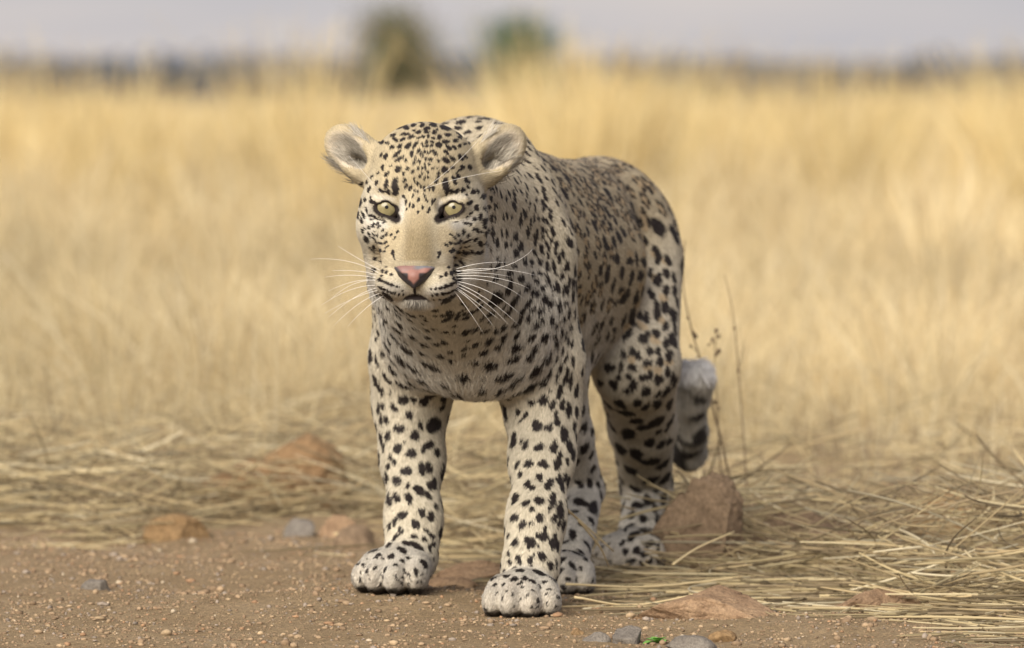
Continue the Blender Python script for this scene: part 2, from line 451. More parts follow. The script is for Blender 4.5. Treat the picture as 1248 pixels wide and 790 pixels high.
hair_obj('dry_grass', P, rd, Cc, straw_mat, kind='stuff', label='tall golden dry grass covering the plain behind the leopard', cat='grass')
print('grass blades', len(P))

# ================================================================== the leopard
HS = 0.001072                                  # metres per photograph pixel at the face
HO = W(511, 253, 8.25)                         # point between the eyes
HYAW = R(-4)
HR = np.array([[math.cos(HYAW), -math.sin(HYAW), 0], [math.sin(HYAW), math.cos(HYAW), 0], [0, 0, 1]])
BF = np.array([-math.sin(R(15)), -math.cos(R(15)), 0])     # the way the body points


def hp(x, y, z):
    """head-local millimetres (right, back, up from between the eyes) to world"""
    return HO + HR @ (np.array([x, y, z]) * 0.001)


PRIMS = []          # (op, fn, lo, hi, k, region)


def add(fn, lo, hi, k, region, op='u'):
    PRIMS.append((op, fn, np.array(lo), np.array(hi), k, region))


def ell(c, r, k=0.02, region='flank', M=None, op='u'):
    c = np.array(c, float); r = np.array(r, float)
    M = np.eye(3) if M is None else np.array(M, float)      # columns: local axes in world

    def fn(X, Y, Z):
        dx, dy, dz = X - c[0], Y - c[1], Z - c[2]
        a = (dx * M[0, 0] + dy * M[1, 0] + dz * M[2, 0]) / r[0]
        b = (dx * M[0, 1] + dy * M[1, 1] + dz * M[2, 1]) / r[1]
        d = (dx * M[0, 2] + dy * M[1, 2] + dz * M[2, 2]) / r[2]
        k0 = np.sqrt(a * a + b * b + d * d) + 1e-6
        k1 = np.sqrt((a / r[0]) ** 2 + (b / r[1]) ** 2 + (d / r[2]) ** 2) + 1e-6
        return k0 * (k0 - 1) / k1
    ext = np.sqrt((np.abs(M) ** 2) @ (r ** 2))
    add(fn, c - ext, c + ext, k, region, op)


def cone(a, b, ra, rb, k=0.02, region='flank', op='u'):
    a = np.array(a, float); b = np.array(b, float); ba = b - a; L2 = float(ba @ ba)

    def fn(X, Y, Z):
        dx, dy, dz = X - a[0], Y - a[1], Z - a[2]
        h = np.clip((dx * ba[0] + dy * ba[1] + dz * ba[2]) / L2, 0, 1)
        return np.sqrt((dx - ba[0] * h) ** 2 + (dy - ba[1] * h) ** 2 + (dz - ba[2] * h) ** 2) - (ra + (rb - ra) * h)
    add(fn, np.minimum(a - ra, b - rb), np.maximum(a + ra, b + rb), k, region, op)


def chain(pts, rs, k, region):
    for i in range(len(pts) - 1):
        cone(pts[i], pts[i + 1], rs[i], rs[i + 1], k, region)


BM = np.array([[math.cos(R(15)), math.sin(R(15)), 0], [-math.sin(R(15)), math.cos(R(15)), 0], [0, 0, 1]])  # columns: side, back, up

# ---- trunk
ell(W(580, 322, 8.80), (0.122, 0.20, 0.178), 0.03, 'shoulder', BM)
cone(W(548, 196, 8.80), W(520, 300, 8.74), 0.046, 0.06, 0.04, 'shoulder')
cone(W(607, 196, 8.78), W(635, 300, 8.69), 0.048, 0.066, 0.04, 'shoulder')
cone(W(578, 188, 8.84), W(640, 250, 9.00), 0.044, 0.06, 0.05, 'flank')
cone(W(600, 318, 8.9), W(682, 326, 9.15), 0.140, 0.124, 0.04, 'flank')
cone(W(625, 252, 8.9), W(728, 264, 9.33), 0.066, 0.082, 0.04, 'flank')
ell(W(728, 303, 9.36), (0.118, 0.17, 0.128), 0.03, 'rump', BM)
cone(W(640, 375, 8.95), W(715, 372, 9.25), 0.092, 0.075, 0.03, 'belly')
ell(W(580, 398, 8.66), (0.096, 0.080, 0.088), 0.05, 'chest')
cone(W(535, 330, 8.54), W(570, 385, 8.64), 0.088, 0.082, 0.05, 'chest')
cone(W(528, 380, 8.68), W(522, 425, 8.74), 0.060, 0.046, 0.05, 'chest')
cone(W(625, 375, 8.65), W(632, 425, 8.68), 0.060, 0.048, 0.05, 'chest')
# ---- neck
cone(hp(0, 120, 8), W(580, 290, 8.76), 0.078, 0.125, 0.03, 'neck')
cone(hp(2, 80, -55), W(575, 360, 8.68), 0.070, 0.110, 0.03, 'throat')
# ---- left front leg (nearest the camera)
chain([W(642, 320, 8.69), W(657, 440, 8.72), W(661, 500, 8.73), W(660, 560, 8.68), W(654, 628, 8.61), W(646, 692, 8.555)],
      [0.064, 0.056, 0.0465, 0.0385, 0.0335, 0.039], 0.030, 'foreleg')
ell(W(651, 642, 8.585), (0.030, 0.026, 0.034), 0.02, 'foreleg')
ell(W(668, 510, 8.70), (0.026, 0.040, 0.065), 0.03, 'foreleg')
# ---- right front leg
chain([W(512, 320, 8.74), W(505, 440, 8.80), W(501, 490, 8.83), W(503, 560, 8.80), W(504, 628, 8.74), W(501, 676, 8.70)],
      [0.064, 0.056, 0.0475, 0.0385, 0.0325, 0.037], 0.030, 'foreleg')
ell(W(505, 640, 8.722), (0.029, 0.026, 0.033), 0.02, 'foreleg')
ell(W(496, 510, 8.80), (0.026, 0.040, 0.065), 0.03, 'foreleg')
# ---- left hind leg
chain([W(766, 325, 9.32), W(775, 445, 9.18)], [0.078, 0.060], 0.03, 'thigh')
chain([W(775, 445, 9.18), W(783, 520, 9.32), W(787, 590, 9.46)], [0.060, 0.046, 0.037], 0.02, 'thigh')
chain([W(788, 592, 9.46), W(783, 645, 9.38), W(776, 690, 9.28)], [0.036, 0.0305, 0.031], 0.014, 'hindleg')
# ---- right hind leg
chain([W(688, 335, 9.32), W(672, 455, 9.02)], [0.070, 0.050], 0.03, 'thigh')
chain([W(672, 455, 9.02), W(694, 530, 9.08), W(714, 596, 9.16)], [0.048, 0.031, 0.0245], 0.016, 'hindleg')
chain([W(714, 596, 9.16), W(703, 650, 9.02), W(690, 702, 8.89)], [0.0245, 0.0235, 0.027], 0.012, 'hindleg')
# ---- tail
tp = [W(752, 290, 9.50), W(782, 400, 9.66), W(806, 490, 9.70), W(826, 540, 9.68), W(840, 551, 9.64), W(843, 525, 9.60), W(840, 488, 9.57), W(847, 459, 9.55)]
chain(tp, [0.034, 0.026, 0.022, 0.021, 0.0205, 0.0195, 0.0205, 0.0225], 0.008, 'tail')


def paw(c, yaw, s, gz):
    """four toes in front of a palm, resting on height gz"""
    f = np.array([math.sin(yaw), -math.cos(yaw), 0]); r = np.array([math.cos(yaw), math.sin(yaw), 0]); u = np.array([0, 0, 1.0])
    M = np.stack([r, -f, u], 1)
    o = np.array([c[0], c[1], gz])
    ell(o + u * 0.032 * s - f * 0.010 * s, np.array([0.042, 0.046, 0.033]) * s, 0.014 * s, 'paw', M)
    for lx, fy, a in ((-0.037, 0.024, -14), (-0.0135, 0.041, -4), (0.0125, 0.042, 4), (0.036, 0.027, 14)):
        ca, sa = math.cos(R(a)), math.sin(R(a))
        Mt = np.stack([r * ca - f * sa, -(f * ca + r * sa), u], 1)
        ell(o + r * lx * s + f * fy * s + u * 0.0215 * s, np.array([0.0165, 0.028, 0.0225]) * s, 0.0075, 'paw', Mt)
        ell(o + r * lx * 0.9 * s + f * (fy - 0.018) * s + u * 0.036 * s, np.array([0.0150, 0.022, 0.019]) * s, 0.010, 'paw', Mt)


GZ_LF, GZ_RF, GZ_LH, GZ_RH = 0.0, 0.020, 0.0, 0.0
PAW_LF = W(638, 722, 8.50); paw(PAW_LF, R(-4), 0.98, GZ_LF)
PAW_RF = W(486, 695, 8.66); paw(PAW_RF, R(-20), 1.0, GZ_RF)
PAW_LH = W(772, 700, 9.24); paw(PAW_LH, R(-12), 1.0, GZ_LH)
PAW_RH = W(687, 710, 8.86); paw(PAW_RH, R(-10), 0.92, GZ_RH)

# ---- head (millimetres)
mm = 0.001


def hell(c, r, k, region, tilt=None, op='u', M=None):
    A = HR if M is None else HR @ np.array(M, float)
    if tilt is not None:
        ct, st = math.cos(R(tilt)), math.sin(R(tilt))          # rotate about the sideways axis
        A = HR @ np.array([[1, 0, 0], [0, ct, -st], [0, st, ct]])
    ell(hp(*c), np.array(r) * mm, k * mm, region, A, op)


def hcone(a, b, ra, rb, k, region, op='u'):
    cone(hp(*a), hp(*b), ra * mm, rb * mm, k * mm, region, op)


hell((0, 82, 44), (70, 92, 66), 20, 'crown')
hell((0, 30, 28), (50, 40, 52), 20, 'crown')
for s in (-1, 1):
    hell((s * 48, 56, -10), (35, 50, 50), 18, 'cheek')
    hell((s * 40, 64, -60), (35, 46, 42), 20, 'cheek')
    hell((s * 30, 10, 22), (22, 20, 16), 12, 'crown')             # brow
    hcone((s * 30, -8, -40), (s * 56, 40, -28), 20, 26, 16, 'cheek')
    hcone((s * 11, -38, -116), (s * 42, 50, -92), 14, 26, 14, 'chin')
hcone((0, 12, -30), (0, -44, -84), 42, 34, 18, 'muzzle')
hcone((-5, 0, -2), (-10, -66, -68), 18, 15, 14, 'bridge')
hcone((5, 0, -2), (10, -66, -68), 18, 15, 14, 'bridge')
for s in (-1, 1):
    hcone((s * 26, -6, -34), (s * 24, -44, -78), 20, 20, 18, 'muzzle')
for s in (-1, 1):
    hell((s * 25, -50, -96), (27, 30, 21), 6, 'muzzle')
hell((0, -36, -119), (19, 23, 12), 7, 'chin')
# mouth: a small dark gap under the lips
hell((0, -74, -115), (13, 16, 3.6), 4, 'chin', op='s')
hcone((0, -84, -102), (0, -80, -113), 2.2, 3, 3, 'muzzle', op='s')

# ears
EARS = []
for s in (-1, 1):
    a = np.array([s * 0.76, 0.05, 0.63 if s < 0 else 0.70]); a /= np.linalg.norm(a)
    n = np.array([s * 0.20, -0.96, -0.10]); n -= a * (n @ a); n /= np.linalg.norm(n)
    b = np.cross(n, a)
    M = np.stack([a, b, n], 1)
    c = np.array([s * 97, 98, 73.0])
    EARS.append((s, c, M))
    hell(c, (39, 28, 20), 14, 'ear', M=M)
    hell(c - a * 30 + n * 2, (30, 26, 24), 16, 'ear', M=M)
    hell(c + n * 22 - a * 1, (31, 20, 17), 7, 'ear', M=M, op='s')
    hell(c + n * 10 - a * 20 - b * s * 2, (13, 9, 16), 6, 'ear', M=M, op='s')

# eyes: sockets, lids and the opening between them
EYE = [(s, np.array([s * 44.0, 13.5, -0.5])) for s in (-1, 1)]
ER = 18.5


def eye_open(s, X, Z):
    """signed 2D distance (mm) to the almond opening; X, Z relative to the eye centre, s = side"""
    x = X * s
    ca, sa = math.cos(R(14)), math.sin(R(14))
    u, v = x * ca + Z * sa, -x * sa + Z * ca
    e = (np.sqrt((u / 12.0) ** 2 + (v / 7.7) ** 2) - 1) * 7.7
    e = np.maximum(e, Z - 3.7 - 0.07 * x)
    h = np.clip((x * -16 + Z * -13) / (16 * 16 + 13 * 13), 0, 1)
    t = np.sqrt((x + 16 * h) ** 2 + (Z + 13 * h) ** 2) - (8 - 6.6 * h)
    return np.minimum(e, t)


for s, ec in EYE:
    hell(ec + np.array([s * 2, -26, 0]), (19, 15, 15), 12, 'cheek', op='s')
    hell(ec, (ER + 3, ER + 3, ER + 3), 6, 'cheek')
    hcone(ec + np.array([-s * 12, -15, 7.5]), ec + np.array([s * 15, -11, 9.0]), 4.8, 4.8, 6, 'crown')

    def opening(X, Y, Z, s=s, ec=ec):
        lx = ((X - HO[0]) * HR[0, 0] + (Y - HO[1]) * HR[1, 0]) * 1000 - ec[0]
        ly = ((X - HO[0]) * HR[0, 1] + (Y - HO[1]) * HR[1, 1]) * 1000 - ec[1]
        lz = (Z - HO[2]) * 1000 - ec[2] + 0 * lx
        return np.maximum(eye_open(s, lx, lz), ly + 2) * mm
    add(opening, hp(*(ec - 30)) - 0.01, hp(*(ec + 30)) + 0.01, 0.0015, 'cheek', 's')


def smin(a, b, k):
    h = np.maximum(k - np.abs(a - b), 0) / k
    return np.minimum(a, b) - h * h * k * 0.25


def axis(lo, hi, flo, fhi, coarse, fine):
    out = [lo]
    while out[-1] < hi:
        out.append(out[-1] + (fine if flo < out[-1] < fhi else coarse))
    return np.array(out)


def nets(prims, ax, ay, az, margin=0.03):
    """surface nets over a grid with uneven spacing"""
    D = np.full((len(ax), len(ay), len(az)), 0.2, dtype=np.float32)
    for op, fn, lo, hi, k, reg in prims:
        i0, i1 = np.searchsorted(ax, lo[0] - margin), np.searchsorted(ax, hi[0] + margin)
        j0, j1 = np.searchsorted(ay, lo[1] - margin), np.searchsorted(ay, hi[1] + margin)
        k0, k1 = np.searchsorted(az, lo[2] - margin), np.searchsorted(az, hi[2] + margin)
        if i1 <= i0 or j1 <= j0 or k1 <= k0: continue
        sub = D[i0:i1, j0:j1, k0:k1]
        d = fn(ax[i0:i1, None, None].astype(np.float32), ay[None, j0:j1, None].astype(np.float32), az[None, None, k0:k1].astype(np.float32)).astype(np.float32)
        D[i0:i1, j0:j1, k0:k1] = smin(sub, d, k) if op == 'u' else -smin(-sub, d, k)
    S = D < 0
    shp = tuple(n - 1 for n in D.shape)
    cnt = np.zeros(shp, dtype=np.int8)
    for a in (0, 1):
        for b in (0, 1):
            for c in (0, 1):
                cnt += S[a:a + shp[0], b:b + shp[1], c:c + shp[2]]
    I, J, K = np.nonzero((cnt > 0) & (cnt < 8))
    idx = np.full(shp, -1, dtype=np.int32); idx[I, J, K] = np.arange(len(I))
    acc = np.zeros((len(I), 3)); num = np.zeros(len(I))
    corners = [(a, b, c) for a in (0, 1) for b in (0, 1) for c in (0, 1)]
    for p in corners:
        for q in corners:
            if sum(abs(p[t] - q[t]) for t in range(3)) != 1 or p > q: continue
            dp = D[I + p[0], J + p[1], K + p[2]]; dq = D[I + q[0], J + q[1], K + q[2]]
            m = (dp < 0) != (dq < 0)
            t = np.where(m, dp / np.where(m, dp - dq, 1), 0)
            P0 = np.stack([ax[I + p[0]], ay[J + p[1]], az[K + p[2]]], 1); P1 = np.stack([ax[I + q[0]], ay[J + q[1]], az[K + q[2]]], 1)
            acc += np.where(m[:, None], P0 + (P1 - P0) * t[:, None], 0); num += m
    V = acc / num[:, None]
    F = []
    for axn in range(3):
        sl0 = [slice(1, n - 1) for n in D.shape]; sl1 = list(sl0)
        sl0[axn] = slice(0, D.shape[axn] - 1); sl1[axn] = slice(1, D.shape[axn])
        A, B = S[tuple(sl0)], S[tuple(sl1)]
        e = np.nonzero(A != B)
        ijk = [e[0].copy(), e[1].copy(), e[2].copy()]
        for t in range(3):
            if t != axn: ijk[t] = ijk[t] + 1
        o1, o2 = (axn + 1) % 3, (axn + 2) % 3

        def cell(d1, d2):
            c = [ijk[0].copy(), ijk[1].copy(), ijk[2].copy()]
            c[o1] = c[o1] - d1; c[o2] = c[o2] - d2
            return idx[c[0], c[1], c[2]]
        q = np.stack([cell(1, 1), cell(0, 1), cell(0, 0), cell(1, 0)], 1)
        flip = ~A[e]
        q[flip] = q[flip][:, ::-1]
        F.append(q)
    F = np.concatenate(F)
    F = F[(F >= 0).all(1)]
    return V, F


def relax(V, F, it, w):
    e = np.concatenate([F[:, [0, 1]], F[:, [1, 2]], F[:, [2, 3]], F[:, [3, 0]]])
    n = len(V); deg = np.bincount(e.ravel(), minlength=n)[:, None]
    for _ in range(it):
        s = np.zeros_like(V)
        for c in range(3):
            s[:, c] = np.bincount(e[:, 0], V[e[:, 1], c], n) + np.bincount(e[:, 1], V[e[:, 0], c], n)
        V = V + (s / np.maximum(deg, 1) - V) * w
    return V


def vnormals(V, F):
    a = np.cross(V[F[:, 2]] - V[F[:, 0]], V[F[:, 3]] - V[F[:, 1]])
    N = np.zeros_like(V)
    for c in range(3):
        for j in range(4):
            N[:, c] += np.bincount(F[:, j], a[:, c], len(V))
    return nrm(N), np.linalg.norm(a, axis=1) * 0.5


h_lo, h_hi = hp(-140, -100, -150), hp(155, 200, 130)
ax = axis(-0.34, 0.36, h_lo[0], h_hi[0], 0.004, 0.002)
ay = axis(h_lo[1] - 0.03, 1.32, h_lo[1], h_hi[1] - 0.06, 0.0045, 0.0022)
az = axis(-0.03, 0.72, h_lo[2], h_hi[2], 0.0038, 0.002)
BV, BFa = nets(PRIMS, ax, ay, az)
BV = relax(BV, BFa, 2, 0.5)
BN, BA = vnormals(BV, BFa)
print('leopard mesh', BV.shape, BFa.shape)

# ---- what the coat is like in each region: fur length (mm), lift, base colour, spot length (mm), width/length, spacing (mm), rosette share, spots?
WHITE = np.array([0.64, 0.61, 0.56]); CREAM = np.array([0.60, 0.545, 0.44]); TAN = np.array([0.42, 0.335, 0.205]); GREY = np.array([0.55, 0.53, 0.50])
REG = {
    'crown':    (5.5, .28, np.array([0.51, 0.435, 0.30]), 9, .6, 14, 0, 1),
    'cheek':    (6.5, .28, np.array([0.55, 0.50, 0.40]), 8, .65, 13, 0, 1),
    'muzzle':   (4.5, .30, np.array([0.58, 0.53, 0.42]), 5, .8, 12, 0, 0),
    'bridge':   (3.5, .25, np.array([0.47, 0.40, 0.28]), 5, .8, 30, 0, 0),
    'chin':     (9, .35, WHITE, 7, .6, 20, 0, 0),
    'ear':      (7, .3, np.array([0.50, 0.425, 0.29]), 6, .7, 30, 0, 0),
    'neck':     (8, .28, np.array([0.53, 0.47, 0.365]), 12.5, .95, 17, 0, 1),
    'throat':   (11, .32, np.array([0.60, 0.575, 0.52]), 11, .8, 18, 0, 1),
    'chest':    (22, .42, WHITE * 1.05, 25, .66, 27, 0, 1),
    'shoulder': (8, .26, np.array([0.51, 0.45, 0.345]), 14, .95, 18.5, .0, 1),
    'foreleg':  (8, .22, np.array([0.58, 0.53, 0.43]), 20.5, .82, 24, 0, 1),
    'paw':      (6, .28, np.array([0.60, 0.575, 0.53]), 10, .36, 11.5, 0, 1),
    'flank':    (9, .25, np.array([0.43, 0.365, 0.26]), 24, .9, 23.5, .7, 1),
    'belly':    (26, .28, np.array([0.62, 0.61, 0.60]), 22, .6, 36, 0, 1),
    'rump':     (8, .22, np.array([0.45, 0.385, 0.275]), 34, .85, 35, .9, 1),
    'thigh':    (8, .22, np.array([0.51, 0.465, 0.385]), 29, .84, 32, .12, 1),
    'hindleg':  (8, .22, np.array([0.56, 0.535, 0.49]), 21.5, .84, 25, 0, 1),
    'tail':     (15, .35, np.array([0.55, 0.52, 0.46]), 20, .8, 28, 0, 0),
}
RNAMES = list(REG)
RTAB = np.array([[v[0], v[1], *v[2], v[3], v[4], v[5], v[6], v[7]] for v in REG.values()])
DOWN = np.array([0, 0, -1.0])
FLOW = {'chest': DOWN + 0.2 * BF, 'neck': -BF * .5 + DOWN, 'throat': DOWN - BF * .15, 'shoulder': -BF * .55 + DOWN, 'foreleg': DOWN, 'paw': BF + DOWN * .6, 'flank': -BF * 1.0 + DOWN * .6,
        'belly': -BF * .5 + DOWN, 'rump': -BF * .8 + DOWN * .8, 'thigh': DOWN - BF * .35, 'hindleg': DOWN, 'tail': DOWN}
FTAB = np.array([FLOW.get(n, np.zeros(3)) for n in RNAMES])


def hl(P):
    """world to head-local millimetres"""
    return (P - HO) @ HR * 1000


def coat(P, N):
    """blended region values, flow direction, head weight at points on the skin"""
    acc = np.zeros((len(P), RTAB.shape[1])); fl = np.zeros((len(P), 3)); ws = np.zeros(len(P)); tw = np.zeros(len(P))
    for op, fn, lo, hi, k, reg in PRIMS:
        if op != 'u': continue
        m = np.nonzero(((P > lo - 0.04) & (P < hi + 0.04)).all(1))[0]
        if not len(m): continue
        d = fn(P[m, 0], P[m, 1], P[m, 2])
        w = np.exp(-np.clip(d, -0.01, 1) / (0.006 if reg in ('muzzle', 'bridge', 'chin', 'ear', 'crown', 'cheek', 'paw', 'tail') else 0.011))
        i = RNAMES.index(reg)
        acc[m] += w[:, None] * RTAB[i]; fl[m] += w[:, None] * FTAB[i]; ws[m] += w
        if reg == 'tail': tw[m] += w
    ws = np.maximum(ws, 1e-9)
    acc /= ws[:, None]; fl /= ws[:, None]; tw /= ws
    L = hl(P)
    wh = sstep(150, 95, L[:, 1]) * sstep(-165, -125, L[:, 2])
    radial = nrm(L - np.array([0, -95, -82])) @ HR.T
    fl = fl * (1 - wh[:, None]) + radial * wh[:, None]
    fl = fl - N * (fl * N).sum(1, keepdims=True)
    return acc, nrm(fl + 1e-6), wh, tw, L


def splice(k, cx, cy, rx, ry, ang=0):
    return k, cx, cy, rx, ry, ang


# ---- face markings, listed where they sit on the face (x, y, length, width, slope) in three sheets: origin and scale of each sheet first
FACE = [
 (460, 140, 8.225, '230 130 110 25 25;285 142 60 35 20;355 118 50 25 15;435 72 70 30 20;525 65 60 35 10;585 60 50 25 -10;630 75 90 22 -15;445 118 60 28 20;555 115 70 35 -10;680 145 110 40 -8;820 205 75 35 -35;890 195 50 18 -20;360 168 40 15 0;405 185 60 25 20;490 150 70 30 5;490 184 70 18 0;565 184 45 35 0;600 160 25 15 90;695 210 75 22 -8;615 235 50 45 0;815 240 40 20 -20;775 270 50 35 -10;815 322 38 28 0;865 300 35 18 0;910 297 30 18 0;275 205 95 22 8;150 220 55 30 25;180 262 65 28 -30;250 258 60 22 25;325 238 60 25 30;355 225 40 25 0;410 240 40 18 20;455 228 30 25 0;505 225 35 25 90;555 245 45 20 0;30 285 60 38 10;95 298 40 22 0;145 335 50 30 40;222 325 55 32 35;305 320 65 45 45;375 315 70 28 55;395 290 40 22 40;445 295 25 20 0;490 280 40 22 90;545 280 40 20 0;540 318 35 30 90;610 310 60 55 0;680 280 75 32 -12;465 325 30 22 0;500 320 30 22 90;765 340 50 30 -45;710 340 75 30 -50;85 420 50 28 45;198 400 100 28 48;228 448 90 32 32;290 462 28 28 0;345 385 40 30 20;348 412 30 22 60;412 370 65 20 65;435 395 45 18 80;475 375 40 16 80;505 385 40 20 -70;545 372 50 22 10;580 398 45 25 -30;690 388 70 35 -50;750 450 65 25 -35;825 430 60 30 -55;870 420 50 22 -50;385 440 45 18 75;410 465 35 16 80;455 425 45 12 85;487 450 35 20 90;535 455 50 28 -30;618 470 35 22 -50;685 465 85 45 -45;370 490 35 20 70;430 480 40 14 80;480 500 35 14 90;525 502 35 22 -20;215 550 80 45 60;310 540 45 28 30;270 592 40 28 60;360 572 40 24 55;140 515 28 14 40;60 540 60 18 80;100 600 70 25 45;412 545 40 18 80;455 540 38 16 85;485 535 30 18 90;512 580 35 18 -70;558 540 22 20 90;605 540 25 15 0;674 560 70 52 -70;745 540 38 28 0;617 590 40 28 -70;820 560 45 25 40;850 530 40 22 -50;915 545 45 20 -60;280 660 45 32 70;290 715 45 25 60;330 735 55 25 70;375 650 55 16 -80;435 620 45 20 85;405 690 40 16 -80;455 590 30 16 90;478 640 40 15 80;440 715 50 14 -70;475 740 45 20 90;512 630 25 20 90;520 735 45 24 -75;560 735 55 28 -70;590 675 48 28 75;608 630 40 24 80;378 760 40 18 -70;410 770 40 14 80;182 700 150 45 80;190 760 90 50 80;685 705 150 50 -85;695 755 90 45 -85;95 700 100 30 85;40 760 40 30 -30;765 650 50 35 -45;800 615 60 28 -50;775 690 40 30 0;745 765 40 30 0;795 765 40 35 0;850 762 45 30 0;890 670 65 28 -50;900 730 45 22 -60;950 770 45 30 -50'),
 (520, 230, 9.88, '70 165 50 25 85;100 135 40 22 80;35 240 45 20 70;20 280 30 18 60;310 35 45 35 0;365 35 40 35 0;430 30 50 35 0;550 45 60 35 -60;475 75 25 18 0;670 115 55 45 -60;755 135 60 30 -80;610 50 60 20 -60;520 165 70 40 20;595 235 70 50 -70;680 255 45 25 -80;730 255 65 32 -80;795 220 60 25 -80;830 215 60 20 85;530 285 50 22 30;490 335 50 20 30;560 375 50 40 -50;632 345 85 35 85;685 395 70 55 50;680 460 50 30 -60;758 375 85 32 85;800 375 75 20 85;380 390 90 18 20;455 420 50 28 -20;510 430 40 35 -40;435 530 55 38 -70;370 555 50 28 -50;490 565 50 30 50;550 490 45 25 70;595 505 60 40 -70;645 520 40 30 0;705 540 60 40 50;765 500 50 20 70;770 565 80 40 55;300 560 80 18 -40;340 600 40 20 -40;285 650 50 28 -45;335 660 40 22 -50;375 650 40 28 -40;405 625 40 25 -30;485 630 110 22 25;575 615 70 28 40;630 660 70 48 -75;685 670 35 25 0;820 665 80 50 -80;930 680 70 60 0;890 660 50 25 -50;940 520 80 38 80;870 515 40 25 80;235 670 50 20 -40;320 735 45 28 -40;285 750 40 22 -30;155 765 40 30 -30;400 710 30 18 80;455 700 25 20 90;495 690 25 15 30;370 765 40 30 0;430 765 45 28 80;525 760 60 35 30;590 775 70 35 20;640 770 60 35 30;705 705 40 20 40;860 435 40 22 85;930 420 55 20 85;910 330 70 25 85;965 310 60 25 80;940 130 90 25 -80;975 50 60 40 -60;890 190 50 25 -70'),
 (430, 230, 9.88, '100 65 70 28 70;50 115 55 22 70;145 135 40 20 80;95 190 85 28 75;200 25 60 30 60;340 25 45 30 0;395 35 60 15 -20;435 40 50 45 0;510 30 80 55 -75;215 115 40 20 -60;235 155 95 28 -8;70 345 110 20 85;135 330 90 32 -65;110 400 70 30 -65;120 510 75 22 -75;165 260 80 15 -75;210 320 40 30 60;235 370 50 22 45;250 445 65 35 70;300 430 50 28 55;320 470 45 18 40;200 475 60 25 -55;155 490 30 18 0;260 330 90 15 -35;350 370 130 22 -22;375 415 40 15 40;370 505 50 22 40;415 545 50 28 45;370 580 50 24 30;305 565 32 28 0;260 560 50 15 -50;205 565 80 22 -60;175 620 85 50 -65;265 605 60 20 -40;345 655 60 20 -20;405 645 50 22 40;265 710 55 28 -65;345 740 35 28 0;300 650 40 18 -50;395 745 35 18 40;250 750 110 20 -45;470 550 50 15 45;545 515 50 22 60;510 590 50 12 45;495 760 35 28 80;420 695 50 14 40;270 525 25 20 0;620 95 55 28 -60;645 165 65 25 85;690 195 50 25 80;735 210 42 28 85;730 90 45 18 70;795 135 50 30 80;790 280 35 25 60;840 225 45 25 80;885 135 60 20 -70;865 80 50 20 -60;930 240 50 18 -80;960 155 60 25 85;910 280 40 18 80;650 245 35 15 70'),
 (385, 145, 8.78, '765 595 50 30 50;655 690 60 25 65;760 700 80 40 80;700 765 35 30 0;540 700 40 25 60;480 700 35 25 60;570 760 50 25 60;600 635 45 18 50;665 590 40 18 50;720 520 50 25 75;750 415 60 30 60;700 400 50 20 60;690 255 70 40 10;760 275 40 22 0'),
 (555, 145, 7.9, '20 560 40 30 -40;100 600 60 28 -50;165 710 50 30 -40;65 690 40 30 0;260 760 50 30 -40;210 710 40 20 -50;320 690 50 25 -50;500 720 45 30 -60;555 735 50 40 -40;45 385 60 30 -50;85 370 50 22 -50;130 470 50 25 -50;60 470 50 25 -40'),
 (450, 300, 8.225, '250 55 45 28 -80;262 100 40 12 -80;708 60 35 30 -40;695 95 40 15 70;120 40 30 28 0;70 135 40 35 0;125 160 35 18 80;185 195 15 15 0;55 245 50 35 0;148 235 40 22 70;188 248 35 22 70;230 270 25 20 0;135 285 25 20 0;20 320 45 25 0;130 325 70 28 -25;190 352 60 24 -25;245 372 45 20 -25;290 390 35 14 -20;145 405 80 24 -25;205 430 60 22 -22;258 445 40 16 -15;305 460 18 16 0;345 467 16 14 0;340 432 14 14 0;200 485 110 45 -40;235 525 50 18 -20;140 490 90 20 -45;130 585 90 25 -50;45 605 45 28 -75;100 630 40 25 -60;280 635 90 35 -30;190 700 70 40 -40;65 700 60 30 -65;140 765 60 40 -60;415 720 55 25 -10;285 780 80 25 0;15 570 60 28 -70;40 530 50 18 -70;815 48 40 22 -40;845 35 35 25 -40;885 60 45 30 -60;935 65 60 25 85;965 75 50 25 80;855 110 35 22 -30;910 150 45 18 80;930 185 35 35 0;860 188 30 25 80;795 205 28 22 0;720 292 32 22 20;770 270 36 34 0;825 265 40 36 0;880 258 45 50 0;845 315 32 32 0;885 330 50 28 10;630 412 22 16 0;672 405 28 20 15;720 395 40 26 20;772 382 48 32 15;825 368 50 30 10;875 350 50 30 10;640 468 20 18 0;682 460 34 22 10;740 455 50 22 5;790 448 50 22 5;840 430 60 22 15;885 410 50 22 15;650 515 18 14 0;705 515 25 20 0;770 525 80 50 30;725 545 28 22 0;820 490 80 25 20;720 705 35 25 0;770 710 50 35 0;820 705 40 45 0;885 700 45 50 0;950 695 45 35 0;535 750 55 20 60;920 590 60 28 -40'),
]
FM = []
for ox, oy, sc, txt in FACE:
    for it in txt.split(';'):
        cx, cy, l, w, an = map(float, it.split())
        FM.append(((ox + cx / sc - 511) * HS * 1000, -(oy + cy / sc - 253) * HS * 1000, (l / sc + 0.5) * HS * 550, (w / sc + 0.5) * HS * 600, R(an)))
FM = np.array(FM)


def face_sheet(P):
    """the face's own flat coordinates (mm right and up from between the eyes)"""
    return (P[:, 0] - HO[0]) * 1000, (P[:, 2] - HO[2]) * 1000


def ragged(th, seed):
    rr = np.random.default_rng(seed)
    a = rr.uniform(0, 6.28, 3)
    return 1 + 0.10 * np.sin(2 * th + a[0]) + 0.08 * np.sin(3 * th + a[1]) + 0.05 * np.sin(5 * th + a[2])


